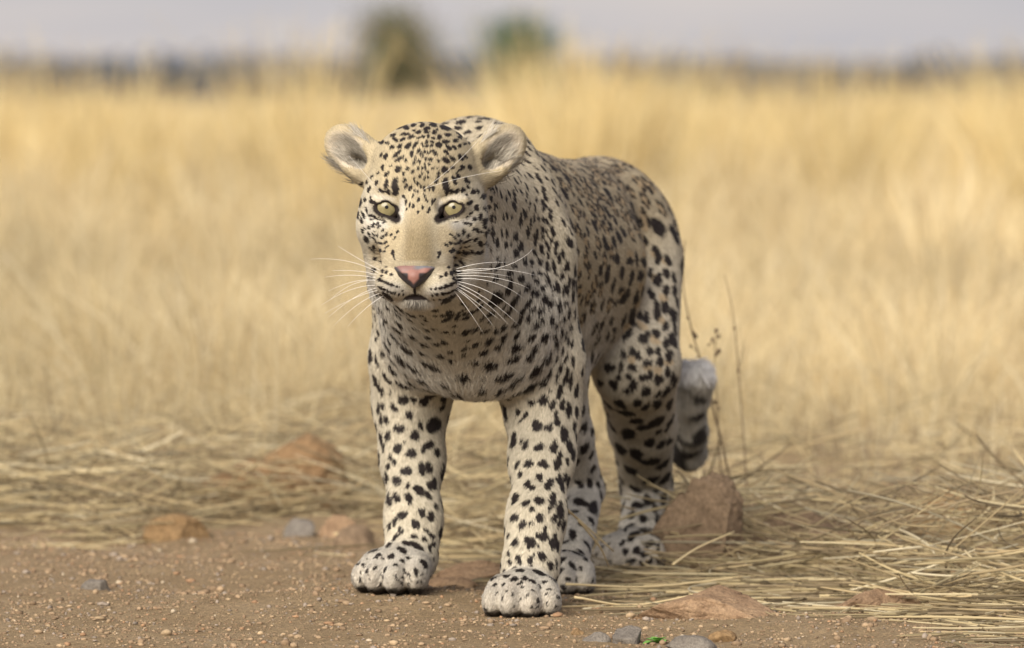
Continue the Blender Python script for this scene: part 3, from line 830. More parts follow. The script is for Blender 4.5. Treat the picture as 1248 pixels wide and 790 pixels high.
def spot_mask(P, N, L, spots):
    """0..1 black mask and 0..1 rosette-centre mask"""
    m = np.zeros(len(P)); tanm = np.zeros(len(P))
    cs = 0.03
    key = np.floor(P / cs).astype(np.int64) + 200
    code = (key[:, 0] * 1000 + key[:, 1]) * 1000 + key[:, 2]
    order = np.argsort(code, kind='stable'); sc_ = code[order]
    uq, st = np.unique(sc_, return_index=True)
    en = np.append(st[1:], len(sc_))
    tab = {int(c): (int(a), int(b)) for c, a, b in zip(uq, st, en)}
    for q, (p, n, t, a, b, kind) in enumerate(spots):
        kx, ky, kz = np.floor(p / cs).astype(np.int64) + 200
        ids = []
        for dx in (-1, 0, 1):
            for dy in (-1, 0, 1):
                for dz in (-1, 0, 1):
                    r = tab.get(int(((kx + dx) * 1000 + ky + dy) * 1000 + kz + dz))
                    if r: ids.append(order[r[0]:r[1]])
        if not ids: continue
        i = np.concatenate(ids)
        d = P[i] - p
        w = np.cross(n, t)
        u, v, h = d @ t, d @ w, d @ n
        rho = np.sqrt((u / a) ** 2 + (v / b) ** 2 + (h / (a * 1.6)) ** 2)
        g = rho < 1.6
        i, rho, u, v = i[g], rho[g], u[g], v[g]
        val = sstep(1.10, 0.86, rho / ragged(np.arctan2(v / b, u / a), q)) * ((N[i] @ n) > 0.1)
        if kind == 0: m[i] = np.maximum(m[i], val)
        else: tanm[i] = np.maximum(tanm[i], val)
    # the face
    fx, fz = face_sheet(P)
    front = (L[:, 1] < 165) & (N[:, 1] < 0.45) & (np.abs(L[:, 0]) < 120) & (L[:, 2] > -150) & (L[:, 2] < 125)
    fi = np.nonzero(front)[0]
    o = np.argsort(fx[fi]); fi = fi[o]; sx = fx[fi]
    for q, (cx, cz, a, b, an) in enumerate(FM):
        e = max(a, b) * 1.5
        s0, s1 = np.searchsorted(sx, cx - e), np.searchsorted(sx, cx + e)
        i = fi[s0:s1]; i = i[np.abs(fz[i] - cz) < e]
        if not len(i): continue
        dx, dz = fx[i] - cx, fz[i] - cz
        u, v = dx * math.cos(an) + dz * math.sin(an), -dx * math.sin(an) + dz * math.cos(an)
        rho = np.sqrt((u / a) ** 2 + (v / b) ** 2)
        m[i] = np.maximum(m[i], sstep(1.15, 0.85, rho / ragged(np.arctan2(v / b, u / a), q + 9000)))
    return m, tanm


def in_face(L, P, N):
    fx, fz = face_sheet(P)
    return (L[:, 1] < 120) & (fx > -90) & (fx < 105) & (fz > -135) & (fz < 122)


# ---- coat markings of the forequarters and hind legs, sheet by sheet: origin, scale, nearest and farthest depth, then x, y, length, width, slope
COAT = [
 (445, 460, 5.643, -1, .5, '265 150 85 60 0;400 175 60 50 -45;450 115 75 45 -10;540 140 70 30 85;525 210 35 30 0;200 210 65 40 -45;128 195 45 25 -70;305 262 60 45 70;95 215 80 20 85;150 295 50 30 -50;112 285 70 18 85;235 348 75 55 10;468 325 105 95 0;378 330 60 30 -75;345 395 85 50 -80;155 405 60 35 60;115 420 90 18 -80;222 490 75 50 80;440 470 55 55 -60;490 525 65 35 80;322 525 65 60 0;395 490 70 25 80;125 490 60 15 85;175 545 45 20 -60;205 588 40 35 0;160 605 50 22 80;285 645 75 55 0;388 635 90 48 -80;435 625 80 50 -80;150 680 70 25 85;220 710 65 50 -30;470 730 70 30 85;440 750 60 30 80;292 745 35 22 80;130 715 70 20 85;330 150 50 40 -40;240 35 60 20 -30;165 20 50 20 -40;75 30 60 18 80;120 90 50 18 80;275 440 20 15 0'),
 (445, 590, 5.643, -1, .5, '372 45 65 65 0;220 95 70 40 -50;295 90 70 38 -55;312 125 40 20 80;430 80 60 25 -80;165 110 90 22 -70;392 192 65 45 -75;260 218 60 50 0;448 225 60 42 80;350 270 70 50 -40;205 255 55 30 80;478 155 50 20 -80;250 325 50 35 -50;168 300 60 18 85;420 318 30 25 0;460 350 42 36 0;335 365 40 28 20;210 370 40 28 20;408 373 40 25 0;285 412 40 32 30;162 420 50 35 -80;358 434 62 46 0;250 450 50 28 -60;445 445 40 22 80;468 418 30 22 0;178 495 45 30 30;403 545 75 30 -75;500 460 30 15 80;468 510 25 15 80;290 515 45 18 -15;250 530 50 16 -20;205 557 40 14 -5;348 600 60 38 -75;265 595 50 18 -60;302 620 35 14 -60;320 660 35 12 -70;388 632 22 18 0;262 640 25 16 0;358 675 22 14 80;385 665 20 12 80;108 625 20 15 0;128 640 28 14 80;138 590 40 16 80;105 685 40 16 40;70 575 35 20 60;125 515 30 12 -40;70 512 40 10 0;95 490 40 10 0;62 445 30 12 0;25 462 25 10 10;215 650 50 15 -70;245 680 35 15 -60;300 685 40 12 70'),
 (420, 640, 7.9, -1, .5, '180 400 60 25 -80;225 440 50 15 -70;215 325 30 10 0;325 250 40 12 10;235 255 20 12 0;150 460 30 15 60;130 380 40 14 70;250 520 40 14 -70'),
 (590, 460, 5.643, -1, .35, '318 45 100 55 50;115 68 65 38 5;202 18 40 35 0;412 28 60 45 30;228 90 40 30 60;515 85 95 25 75;405 160 75 60 45;330 165 60 38 30;465 195 70 35 75;540 190 70 35 85;578 215 105 38 85;632 90 90 18 85;235 240 60 28 60;285 268 55 25 65;255 295 40 15 60;498 255 60 22 80;508 305 65 40 80;635 230 80 22 85;360 335 75 70 0;437 350 65 45 50;553 390 90 60 70;620 340 60 22 75;208 435 90 30 -85;285 470 65 28 80;255 445 35 15 80;383 475 60 48 70;468 490 75 50 80;480 435 35 18 60;590 475 75 35 75;608 530 80 25 80;518 545 60 28 80;508 600 80 50 60;570 580 40 22 80;310 590 60 48 0;410 597 75 50 -15;232 605 60 18 70;253 668 50 18 85;388 690 50 45 0;295 740 50 32 80;328 755 40 30 -40;450 740 75 45 65;520 705 60 35 80;550 690 70 22 75;575 715 110 25 80;535 755 60 20 80;560 25 50 22 85;595 40 90 22 85;628 410 60 15 85'),
 (590, 590, 5.643, -1, .35, '215 100 60 28 85;290 130 50 40 60;380 112 65 48 -50;470 112 80 45 80;458 168 45 22 80;325 178 35 30 0;205 230 50 52 0;262 280 75 36 75;382 235 62 52 50;322 280 30 26 0;518 145 50 25 80;525 195 80 40 75;485 225 60 35 50;508 260 60 22 75;540 275 70 20 65;422 305 50 22 80;375 350 40 30 -40;415 358 70 50 50;315 395 75 62 -50;215 402 52 42 40;305 440 30 25 0;460 410 80 30 80;478 370 45 28 60;375 428 18 16 0;497 420 75 22 80;178 358 40 14 80;168 482 30 22 -60;395 495 60 52 0;240 515 60 32 -70;250 540 40 25 -70;322 540 75 32 -75;340 492 28 15 80;453 560 45 45 40;102 542 38 24 70;175 540 40 20 -70;378 612 75 45 -10;245 600 50 22 -10;55 655 50 20 35;155 635 40 18 -15;208 655 45 26 35;65 605 30 12 50;285 650 45 25 10;330 668 50 18 -40;415 672 50 20 15;495 655 30 14 -60;205 580 22 16 0;255 680 30 14 -20;495 545 60 14 85;460 632 20 14 0'),
 (580, 660, 7.18, -1, .35, '150 325 50 25 40;270 310 50 20 -20;335 330 60 25 35;430 325 60 22 10;505 350 60 18 -40;600 350 60 20 10;405 400 45 18 -50;545 520 45 22 85;530 560 25 18 0;490 575 25 15 60;230 500 30 15 50;270 435 30 12 40;320 470 40 18 50;650 425 60 14 0;720 480 45 20 -70;700 550 40 15 80;160 385 60 12 35;250 380 28 18 0;380 375 60 10 10;500 430 40 12 -30;560 400 40 14 -60;620 465 40 12 0;700 345 40 16 -60;390 520 60 14 60;450 470 50 12 60;180 460 40 12 50;330 560 40 12 50;620 540 50 14 75'),
 (440, 370, 6.586, -1, .35, '105 25 35 18 -70;148 42 35 18 -60;180 20 50 18 -50;285 40 80 28 -30;215 98 50 35 -40;120 98 40 20 -60;180 155 48 40 -40;100 175 40 18 -80;305 180 70 32 -20;145 225 60 22 -65;278 247 85 38 -20;125 290 45 20 -80;228 320 85 35 -42;400 117 42 20 0;408 240 52 38 -30;375 338 120 38 -18;500 305 50 32 -40;520 190 40 16 -70;580 185 35 20 -50;492 145 35 12 60;600 300 45 28 -40;670 297 50 32 0;680 213 40 32 0;748 213 35 18 -70;710 370 50 25 0;625 395 55 28 -20;715 440 40 25 0;335 430 85 45 -25;415 480 105 40 -22;560 470 95 30 -35;500 435 30 18 -20;615 495 40 25 0;185 390 85 28 -50;258 515 85 38 -40;130 460 80 20 -65;370 530 60 30 70;510 595 60 38 0;465 578 35 22 0;190 570 50 28 -50;220 612 85 28 -50;345 640 110 35 -10;115 600 80 20 -75;145 670 80 18 85;690 110 70 30 0;660 115 40 18 60;770 100 40 30 90;230 720 35 12 40;490 775 60 30 0'),
 (560, 370, 6.58, -1, .35, '48 95 55 28 0;105 40 50 35 40;160 10 40 30 0;240 70 60 28 10;175 105 40 25 40;370 62 45 40 0;490 52 40 42 0;570 38 50 35 20;640 50 55 42 30;700 8 40 30 0;780 45 70 28 80;860 75 95 30 82;812 110 50 28 85;918 70 80 22 82;235 130 40 16 -45;468 125 55 45 30;545 115 45 42 0;638 125 48 42 0;712 120 85 32 82;755 160 50 28 80;877 182 60 32 82;52 215 65 48 0;130 190 42 40 0;205 205 45 35 60;282 205 45 28 -50;345 175 45 35 0;430 160 50 25 -45;603 172 52 45 0;458 248 62 50 20;347 258 55 40 30;565 248 65 50 30;235 285 45 38 0;115 312 50 38 0;35 345 35 32 0;308 325 60 45 20;195 370 72 40 12;445 335 100 48 22;425 420 115 52 25;595 350 65 55 60;560 405 70 45 40;665 260 100 45 80;740 255 60 22 -75;755 310 60 30 -70;797 225 100 22 85;835 245 60 25 82;862 312 62 28 80;700 410 80 35 65;685 435 45 35 0;768 440 65 25 80;810 375 60 22 80;845 445 65 22 80;815 510 80 25 80;865 540 90 22 85;240 475 95 70 30;115 450 60 28 -20;380 550 130 60 28;310 575 40 30 0;610 500 90 55 50;575 540 50 38 30;490 565 40 35 0;435 612 45 48 0;720 545 70 32 70;695 580 60 30 65;675 620 65 42 55;570 640 110 62 55;335 668 75 48 5;465 690 45 28 60;735 690 30 22 0;780 590 80 22 80;800 700 110 28 80;850 620 70 25 82;890 620 140 28 86;935 690 130 18 86;180 575 40 25 -40;900 450 110 20 -80;900 330 70 18 85'),
 (590, 210, 4.936, -1, .45, '185 55 30 22 0;175 140 38 30 -40;172 200 45 28 -25;143 128 30 18 80;125 155 45 12 85;248 85 38 22 -55;245 130 35 22 -60;243 170 25 15 0;212 122 25 18 0;262 215 15 15 0;238 250 45 25 -50;270 190 28 18 0;213 285 48 35 -70;160 268 22 18 0;130 255 35 15 80;108 265 38 15 80;70 205 28 14 85;52 210 28 14 85;18 228 35 20 85;32 165 32 18 80;35 285 40 18 80;55 290 35 12 80;298 215 40 22 -60;273 308 38 22 -65;255 355 38 28 -50;292 280 30 22 -60;315 270 28 25 0;308 360 48 25 -70;295 405 38 30 -45;183 380 50 45 0;215 440 52 45 20;125 358 40 24 75;122 438 38 32 20;65 432 42 28 -80;185 485 50 35 20;295 478 32 30 0;337 465 65 28 -80;345 340 40 22 -70;345 383 40 20 80;375 362 35 20 -70;405 350 62 24 -82;350 278 40 22 -65;393 268 40 24 -60;375 300 35 18 -70;348 105 38 26 -45;320 40 70 22 -65;305 110 38 18 -70;340 178 38 22 -60;362 205 30 15 -60;308 165 28 18 0;270 25 40 20 -60;360 150 50 18 -45;435 190 40 22 -55;395 235 40 15 -60;348 218 30 20 -60;235 535 40 34 20;272 537 35 32 0;322 540 36 32 0;368 565 65 28 85;412 570 85 26 -75;378 440 70 20 -70;395 410 40 18 80;433 440 40 32 -60;422 487 40 18 85;448 520 60 22 85;475 490 60 18 -80;378 490 35 18 -60;72 510 30 20 0;70 558 48 30 15;170 560 45 22 10;138 607 55 36 0;210 632 55 42 -15;62 632 35 26 0;280 610 30 25 0;322 600 28 24 0;305 650 30 25 0;145 672 50 40 30;250 685 48 36 15;130 712 45 38 -15;65 750 95 80 60;193 738 35 28 40;372 648 45 32 80;340 690 38 30 0;295 722 60 35 0;422 690 75 30 85;400 695 38 20 85;458 625 55 30 80;500 560 60 20 -80;478 575 40 18 -80;485 700 45 40 -40;462 715 42 20 80;508 655 50 25 -80;350 752 45 32 -30;255 775 45 32 15;165 775 50 35 20;378 778 40 30 0;430 780 40 30 40;530 740 70 24 80;535 660 50 20 -70;560 690 80 22 -80;20 365 45 20 60;42 380 40 20 60;480 780 40 25 0;545 590 60 22 -70'),
 (710, 300, 4.647, .5, 3, '262 85 55 35 10;345 80 65 50 0;425 60 75 40 75;405 15 40 30 0;485 80 75 28 -70;215 150 70 30 -80;270 180 70 35 -85;322 163 48 48 0;380 155 60 25 75;420 195 80 42 75;470 155 60 38 -50;515 180 60 18 85;335 255 70 38 75;300 290 45 50 -40;235 285 70 45 20;210 245 40 28 0;390 278 65 32 -70;465 250 60 28 75;515 255 60 25 80;420 365 105 38 85;465 345 75 32 80;270 395 85 38 -75;325 390 50 35 -30;362 410 80 28 85;415 395 40 40 0;230 410 60 22 85;512 395 70 35 75;180 310 35 25 0;265 500 70 35 70;243 520 50 25 80;340 530 60 50 0;362 500 45 30 60;415 495 48 45 -30;465 460 55 28 60;385 590 40 40 0;422 590 50 26 80;462 550 60 28 75;510 530 75 35 80;285 590 48 32 -70;318 620 50 32 -70;230 605 55 25 -75;288 685 55 38 0;365 665 60 32 10;375 725 55 42 60;340 750 50 38 30;435 655 60 38 80;430 750 55 48 30;478 710 60 30 85;475 620 50 22 80;495 630 60 28 80;220 680 60 22 85;155 690 60 50 0;260 742 40 32 -40;290 770 50 30 70;205 745 50 25 70;135 490 45 25 -60;175 455 40 22 -50;65 530 40 35 0;530 320 50 18 85;520 470 60 18 80;510 745 60 20 85'),
 (720, 460, 5.643, .5, 3, '165 45 75 45 -75;65 40 60 35 -60;240 95 42 45 0;295 60 80 35 80;385 100 75 60 -70;468 15 60 40 0;318 172 70 48 80;382 202 50 45 0;460 185 70 48 -75;462 115 50 28 80;515 95 70 35 75;540 175 75 55 50;115 180 80 42 -80;205 180 75 40 -70;240 240 70 60 -40;140 318 80 45 -38;325 295 60 55 -30;348 340 60 45 -20;252 382 90 85 -20;450 305 85 75 0;465 370 30 32 0;552 290 90 42 65;525 345 40 25 70;200 485 85 50 -30;398 445 80 58 10;485 450 50 55 0;540 440 50 28 85;310 525 85 78 0;415 580 105 62 28;500 595 85 45 65;270 630 105 45 -30;405 705 110 48 5;515 690 90 30 60;300 760 90 38 -25;570 30 70 25 85'),
 (670, 560, 4.9375, .65, 3, '640 195 45 22 15;585 250 65 50 0;685 235 70 32 60;525 275 55 35 -30;628 298 45 25 80;690 290 25 22 0;495 340 45 28 80;558 362 45 48 0;645 365 60 22 82;688 362 45 18 85;460 410 45 14 80;512 460 58 48 0;585 432 50 38 30;645 460 40 30 0;600 512 48 42 -30;438 508 45 22 50;520 550 50 36 80;455 558 42 30 0;655 538 35 18 85;565 575 38 26 0;488 612 50 28 0;600 605 42 30 30;550 628 35 22 -40;652 605 30 20 0;618 655 25 15 0;685 120 70 25 65;712 100 60 18 85'),
 (670, 560, 4.9375, .25, .9, '250 60 60 22 75;160 20 60 30 75;185 145 65 42 -55;235 145 80 32 -80;288 150 50 18 -60;300 225 70 26 -75;188 255 55 40 -50;255 290 75 48 60;342 218 25 20 0;343 280 30 18 85;120 330 45 45 0;305 350 45 25 20;245 370 40 22 80;288 405 35 28 -40;185 398 30 22 0;140 455 58 38 -80;90 500 28 26 0;225 520 40 26 80;88 550 30 22 0;160 557 45 44 0;75 605 36 34 0;137 640 36 36 0;65 677 32 24 20;185 650 35 15 -75;112 718 28 24 0;215 600 28 18 70;85 762 30 30 0;265 480 22 15 80;155 725 22 12 70'),
]
TANS = (710, 300, 4.647, .5, 3, '265 45;345 45;400 40;470 85;400 180;325 225;220 265;450 295;245 450;330 455;405 540;370 690;430 700;290 640;490 650;300 330;440 420')
COVER = [(440, 555, 455, 730, -1, .5), (585, 715, 455, 760, -1, .35), (442, 715, 372, 492, -1, .35), (590, 712, 212, 372, -1, .42), (745, 840, 298, 600, .5, 3), (745, 830, 595, 705, .5, 3), (665, 748, 560, 725, .25, .9)]


def project(P):
    """photograph pixel of a point, for laying the listed markings on the skin"""
    d = P - np.array([0, -CAM_D, CAM_H])
    f = d[:, 1] * CP - d[:, 2] * SP; u = d[:, 1] * SP + d[:, 2] * CP
    return 624 + FPX * d[:, 0] / f, 395 - FPX * u / f, f


def listed_spots():
    px, py, dep = project(BV)
    fr = np.nonzero(BN[:, 1] < -0.08)[0]
    px, py, dep, Y = px[fr], py[fr], dep[fr], BV[fr, 1]
    out = []

    def lay(x, y, l, w, an, lo, hi, kind):
        g = np.nonzero((np.abs(px - x) < 3.5) & (np.abs(py - y) < 3.5) & (Y > lo) & (Y < hi))[0]
        if not len(g): return
        g = g[dep[g] < dep[g].min() + 0.03]
        v = fr[g[np.argmin((px[g] - x) ** 2 + (py[g] - y) ** 2)]]
        p, n = BV[v], BN[v]
        sc = (p[1] + CAM_D) / FPX
        ca, sa = math.cos(R(an)), math.sin(R(an))
        ny = min(n[1], -0.38)
        t = np.array([ca, -(n[0] * ca + n[2] * sa) / ny, sa]); b = np.array([-sa, (n[0] * sa - n[2] * ca) / ny, ca])
        t -= n * (t @ n); b -= n * (b @ n)
        lt, lb = np.linalg.norm(t), np.linalg.norm(b)
        out.append((p, n, t / lt, l * sc * 0.5 * lt, w * sc * 0.5 * lb, kind))
    for ox, oy, sc, lo, hi, txt in COAT:
        for it in txt.split(';'):
            x, y, l, w, an = map(float, it.split())
            g = 0.82 if sc > 7 or (oy == 590 and y > 500 and ox == 445) or (oy == 590 and y > 630 and ox == 590) else 1.0
            lay(ox + x / sc, oy + y / sc, (l / sc * 1.06 + 0.7) * g, (w / sc * 1.08 + 1.0) * g, an, lo, hi, 0)
    ox, oy, sc, lo, hi, txt = TANS
    for it in txt.split(';'):
        x, y = map(float, it.split())
        lay(ox + x / sc, oy + y / sc, 52 / sc, 46 / sc, 0, lo, hi, 1)
    return out


def covered(P, N):
    px, py, dep = project(P)
    c = np.zeros(len(P), bool)
    for x0, x1, y0, y1, lo, hi in COVER:
        c |= (px > x0) & (px < x1) & (py > y0) & (py < y1) & (P[:, 1] > lo) & (P[:, 1] < hi)
    return c & (N[:, 1] < -0.08)



def scatter_spots():
    pr = BA / BA.sum()
    f = RNG.choice(len(BFa), 60000, p=pr)
    P = BV[BFa[f]].mean(1); N = nrm(BN[BFa[f]].mean(1))
    acc, fl, wh, tw, L = coat(P, N)
    keep = (acc[:, 9] > RNG.uniform(0.35, 0.6, len(P))) & ~in_face(L, P, N)
    LP = np.array([q[0] for q in LISTED]); cv = np.nonzero(keep & covered(P, N))[0]
    for i in cv:
        if ((LP - P[i]) ** 2).sum(1).min() < 0.023 ** 2: keep[i] = False
    P, N, acc, fl, tw = P[keep], N[keep], acc[keep], fl[keep], tw[keep]
    cell = {}
    out = []
    cs = 0.02
    for q in LISTED:
        if q[5] == 0: cell.setdefault(tuple(np.floor(q[0] / cs).astype(int)), []).append((q[0], 3.0 * (q[3] + q[4]) * 0.5))
    for i in range(len(P)):
        p = P[i]; sp = acc[i, 7] * 0.001
        c = tuple(np.floor(p / cs).astype(int)); ok = True
        rr = 2
        for dx in range(-rr, rr + 1):
            for dy in range(-rr, rr + 1):
                for dz in range(-rr, rr + 1):
                    for (q, s2) in cell.get((c[0] + dx, c[1] + dy, c[2] + dz), ()):
                        if (p[0] - q[0]) ** 2 + (p[1] - q[1]) ** 2 + (p[2] - q[2]) ** 2 < (0.5 * (sp + s2)) ** 2: ok = False; break
                    if not ok: break
                if not ok: break
            if not ok: break
        if not ok: continue
        cell.setdefault(c, []).append((p, sp))
        n = N[i]; an = RNG.normal(0, 0.35); t0 = fl[i]; w0 = np.cross(n, t0)
        t = t0 * math.cos(an) + w0 * math.sin(an)
        a = acc[i, 5] * 0.0005 * RNG.uniform(0.72, 1.25); b = a * np.clip(acc[i, 6] * RNG.uniform(0.8, 1.25), 0.35, 1)
        if RNG.random() < acc[i, 8]:
            a = acc[i, 5] * 0.0005 * RNG.uniform(0.9, 1.2); b = a * 0.85
            w = np.cross(n, t)
            out.append((p, n, t, a * 1.05, b * 1.05, 1))
            k = RNG.integers(3, 6); ph = RNG.uniform(0, 6.28)
            for j in range(k):
                th = ph + (j + RNG.normal(0, 0.12)) * 6.283 / k
                q = p + t * a * 0.80 * math.cos(th) + w * b * 0.80 * math.sin(th)
                tt = -t * math.sin(th) + w * math.cos(th)
                la = a * RNG.uniform(0.40, 0.62) * (4.2 / (k + 0.6))
                out.append((q, n, nrm(tt), la, min(la, a * RNG.uniform(0.32, 0.44)), 0))
        else:
            out.append((p, n, t, a, b, 0))
    return out


LISTED = listed_spots()
SPOTS = scatter_spots() + LISTED
print('spots', len(SPOTS))

# colour patches of the face: x, y (photograph), half sizes, slope, colour, strength
PATCH = [
    (489, 256, 5, 17, -8, WHITE, .75), (538, 256, 5, 17, 8, WHITE, .75), (460, 272, 20, 5, -18, WHITE * 1.02, .8), (563, 272, 22, 6, 18, WHITE, .8),
    (466, 241, 15, 4, -6, WHITE, .45), (556, 240, 15, 4, 6, WHITE, .45), (483, 355, 24, 13, -25, WHITE, .95), (534, 357, 26, 13, 25, WHITE, .95),
    (470, 335, 16, 12, 0, CREAM * 1.02, .6), (545, 330, 18, 14, 0, CREAM, .6),
    (510, 304, 20, 46, 0, np.array([0.265, 0.21, 0.125]), .92), (511, 262, 14, 26, 0, np.array([0.45, 0.375, 0.25]), .5),
    (508, 320, 24, 5, 0, np.array([0.54, 0.49, 0.38]), .6), (450, 270, 8, 26, 0, WHITE, .5), (468, 305, 18, 14, 20, np.array([0.52, 0.43, 0.29]), .7), (556, 305, 19, 14, -20, np.array([0.51, 0.42, 0.285]), .7), (481, 290, 13, 20, -10, np.array([0.50, 0.42, 0.28]), .8), (543, 290, 13, 20, 10, np.array([0.49, 0.41, 0.275]), .8), (468, 325, 18, 12, 0, np.array([0.55, 0.47, 0.33]), .6), (550, 325, 18, 12, 0, np.array([0.53, 0.45, 0.32]), .6), (507, 375, 24, 9, 0, WHITE, .7),
]
EYEDARK = np.array([0.030, 0.022, 0.026]); SPOTC = np.array([0.020, 0.015, 0.014])


def colours(P, N, acc, wh, tw, L, spots, jitter=True):
    C = acc[:, 2:5] * 1.0
    fx, fz = face_sheet(P)
    front = (L[:, 1] < 120) & (wh > 0.3)
    for cx, cy, rx, ry, an, col, st in PATCH:
        dx, dz = fx - (cx - 511) * HS * 1000, fz + (cy - 253) * HS * 1000
        ca, sa = math.cos(R(an)), math.sin(R(an))
        u, v = (dx * ca + dz * sa) / (rx * 1.07), (-dx * sa + dz * ca) / (ry * 1.07)
        w = sstep(1.35, 0.5, np.sqrt(u * u + v * v)) * st * front
        C = C * (1 - w[:, None]) + col * w[:, None]
    # warm grizzle
    C *= np.array([0.84, 0.825, 0.79])
    C *= (1 + 0.06 * wave(P, 60, 3) + 0.05 * wave(P, 200, 4))[:, None]
    m, tm = spot_mask(P, N, L, spots)
    C = C * (1 - 0.75 * tm[:, None]) + np.array([0.36, 0.265, 0.155]) * 0.75 * tm[:, None]
    # tail: dark bands above, white tip
    if (tw > 0.2).any():
        path = np.array(tp); seg = np.concatenate([[0], np.cumsum(np.linalg.norm(np.diff(path, axis=0), axis=1))])
        best = np.full(len(P), 9.0); s = np.zeros(len(P))
        for i in range(len(path) - 1):
            ba = path[i + 1] - path[i]; h = np.clip((P - path[i]) @ ba / (ba @ ba), 0, 1)
            d = np.linalg.norm(P - path[i] - h[:, None] * ba, axis=1)
            g = d < best; best[g] = d[g]; s[g] = seg[i] + h[g] * np.linalg.norm(ba)
        back = sstep(-0.25, 0.2, 1.25 * wave(P, 110, 8) + 0.5 * np.sin(s * 2 * math.pi / 0.034 + 1.5 * wave(P, 30, 18)))
        tipw = sstep(-0.006, 0.008, P[:, 2] - tp[-1][2] + 0.012 * wave(P, 70, 19)) * sstep(seg[-1] - 0.03, seg[-1] - 0.01, s)
        sel = (tw > 0.4)
        m = np.where(sel, np.maximum(back * (1 - tipw), 0.0) * 0.95, m)
        C[sel] = C[sel] * (1 - tipw[sel, None]) + np.array([0.80, 0.78, 0.75]) * tipw[sel, None]
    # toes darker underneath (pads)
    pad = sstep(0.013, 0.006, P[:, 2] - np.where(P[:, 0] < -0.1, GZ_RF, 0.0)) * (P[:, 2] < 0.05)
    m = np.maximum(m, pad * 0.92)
    # road dust on the feet
    gz = P[:, 2] - np.where(P[:, 0] < -0.1, GZ_RF, 0.0)
    du = sstep(0.07, 0.0, gz + 0.015 * wave(P, 60, 77)) * 0.5 * (P[:, 2] < 0.12)
    C = C * (1 - du[:, None]) + np.array([0.36, 0.29, 0.205]) * du[:, None]
    # ears: pale fringe inside, dusky deep in the cup
    for s_, c, M in EARS:
        E = (L - c) @ M
        cup = sstep(1.05, 0.75, np.sqrt((E[:, 0] / 37) ** 2 + (E[:, 1] / 24) ** 2)) * (E[:, 2] < 14) * ((N @ (HR @ M[:, 2])) > 0.0) * (np.abs(L[:, 0] - c[0]) < 70)
        deep = sstep(1.0, 0.4, np.sqrt(((E[:, 0] + 20) / 18) ** 2 + (E[:, 1] / 12) ** 2)) * cup
        C = C * (1 - cup[:, None]) + np.array([0.52, 0.455, 0.36]) * cup[:, None]
        C = C * (1 - 0.7 * deep[:, None]) + np.array([0.13, 0.095, 0.085]) * 0.7 * deep[:, None]
    # eyelid rims, tear lines, mouth
    for s_, ec in EYE:
        e = eye_open(s_, L[:, 0] - ec[0], L[:, 2] - ec[2])
        rim = sstep(6.0, 3.4, e + 1.6 * sstep(-4, 8, L[:, 2])) * (L[:, 1] < 45) * (wh > 0.5)
        m = m * (1 - sstep(9, 5, e) * (L[:, 1] < 40)) if False else m
        m = np.maximum(m, rim)
    mo = sstep(1.25, 0.7, np.sqrt((L[:, 0] / 18) ** 2 + ((L[:, 2] + 115 + 0.012 * L[:, 0] ** 2) / 4.6) ** 2)) * (L[:, 1] < -30)
    ch = sstep(1.2, 0.4, np.sqrt((L[:, 0] / 15) ** 2 + ((L[:, 2] + 123) / 9) ** 2)) * (L[:, 1] < -30)
    ph = sstep(2.6, 1.2, np.abs(L[:, 0])) * (L[:, 2] < -98) * (L[:, 2] > -116) * (L[:, 1] < -50)
    m = np.maximum(m, np.maximum(np.maximum(mo, ph), ch * (0.6 + 0.3 * np.sin(L[:, 0] * 2.2))))
    return C, m


# ---- the animal: one skin, with its fur, eyes, nose and whiskers as parts
leo = bpy.data.objects.new('leopard', None)
link(leo, label='pale spotted leopard standing on gravel and straw, facing the camera with curled tail', cat='leopard')

acc, fl, wh, tw, L = coat(BV, BN)
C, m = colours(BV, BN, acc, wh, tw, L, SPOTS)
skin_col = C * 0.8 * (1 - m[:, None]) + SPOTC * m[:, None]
skin_mat = attr_mat('leopard_skin', 'tint', rough=0.85, spec=0.15, noise=(900, 0.12), bump=(0.3, 0.0008))
body = mesh_obj('body', BV, BFa, skin_mat, colors=skin_col, parent=leo)

# ---- fur
fc = BV[BFa].mean(1)
Lc = hl(fc)
dens = np.where((Lc[:, 1] < 150) & (Lc[:, 2] > -160), 1.25e6, 0.42e6)
dens = np.where(fc[:, 1] > 0.45, 0.28e6, dens)
prob = BA * dens
NF = int(prob.sum())
f = RNG.choice(len(BFa), NF, p=prob / prob.sum())
uv = RNG.random((NF, 2))
wts = np.stack([(1 - uv[:, 0]) * (1 - uv[:, 1]), uv[:, 0] * (1 - uv[:, 1]), uv[:, 0] * uv[:, 1], (1 - uv[:, 0]) * uv[:, 1]], 1)
FP = (BV[BFa[f]] * wts[:, :, None]).sum(1); FN = nrm((BN[BFa[f]] * wts[:, :, None]).sum(1))
acc, fl, wh, tw, L = coat(FP, FN)
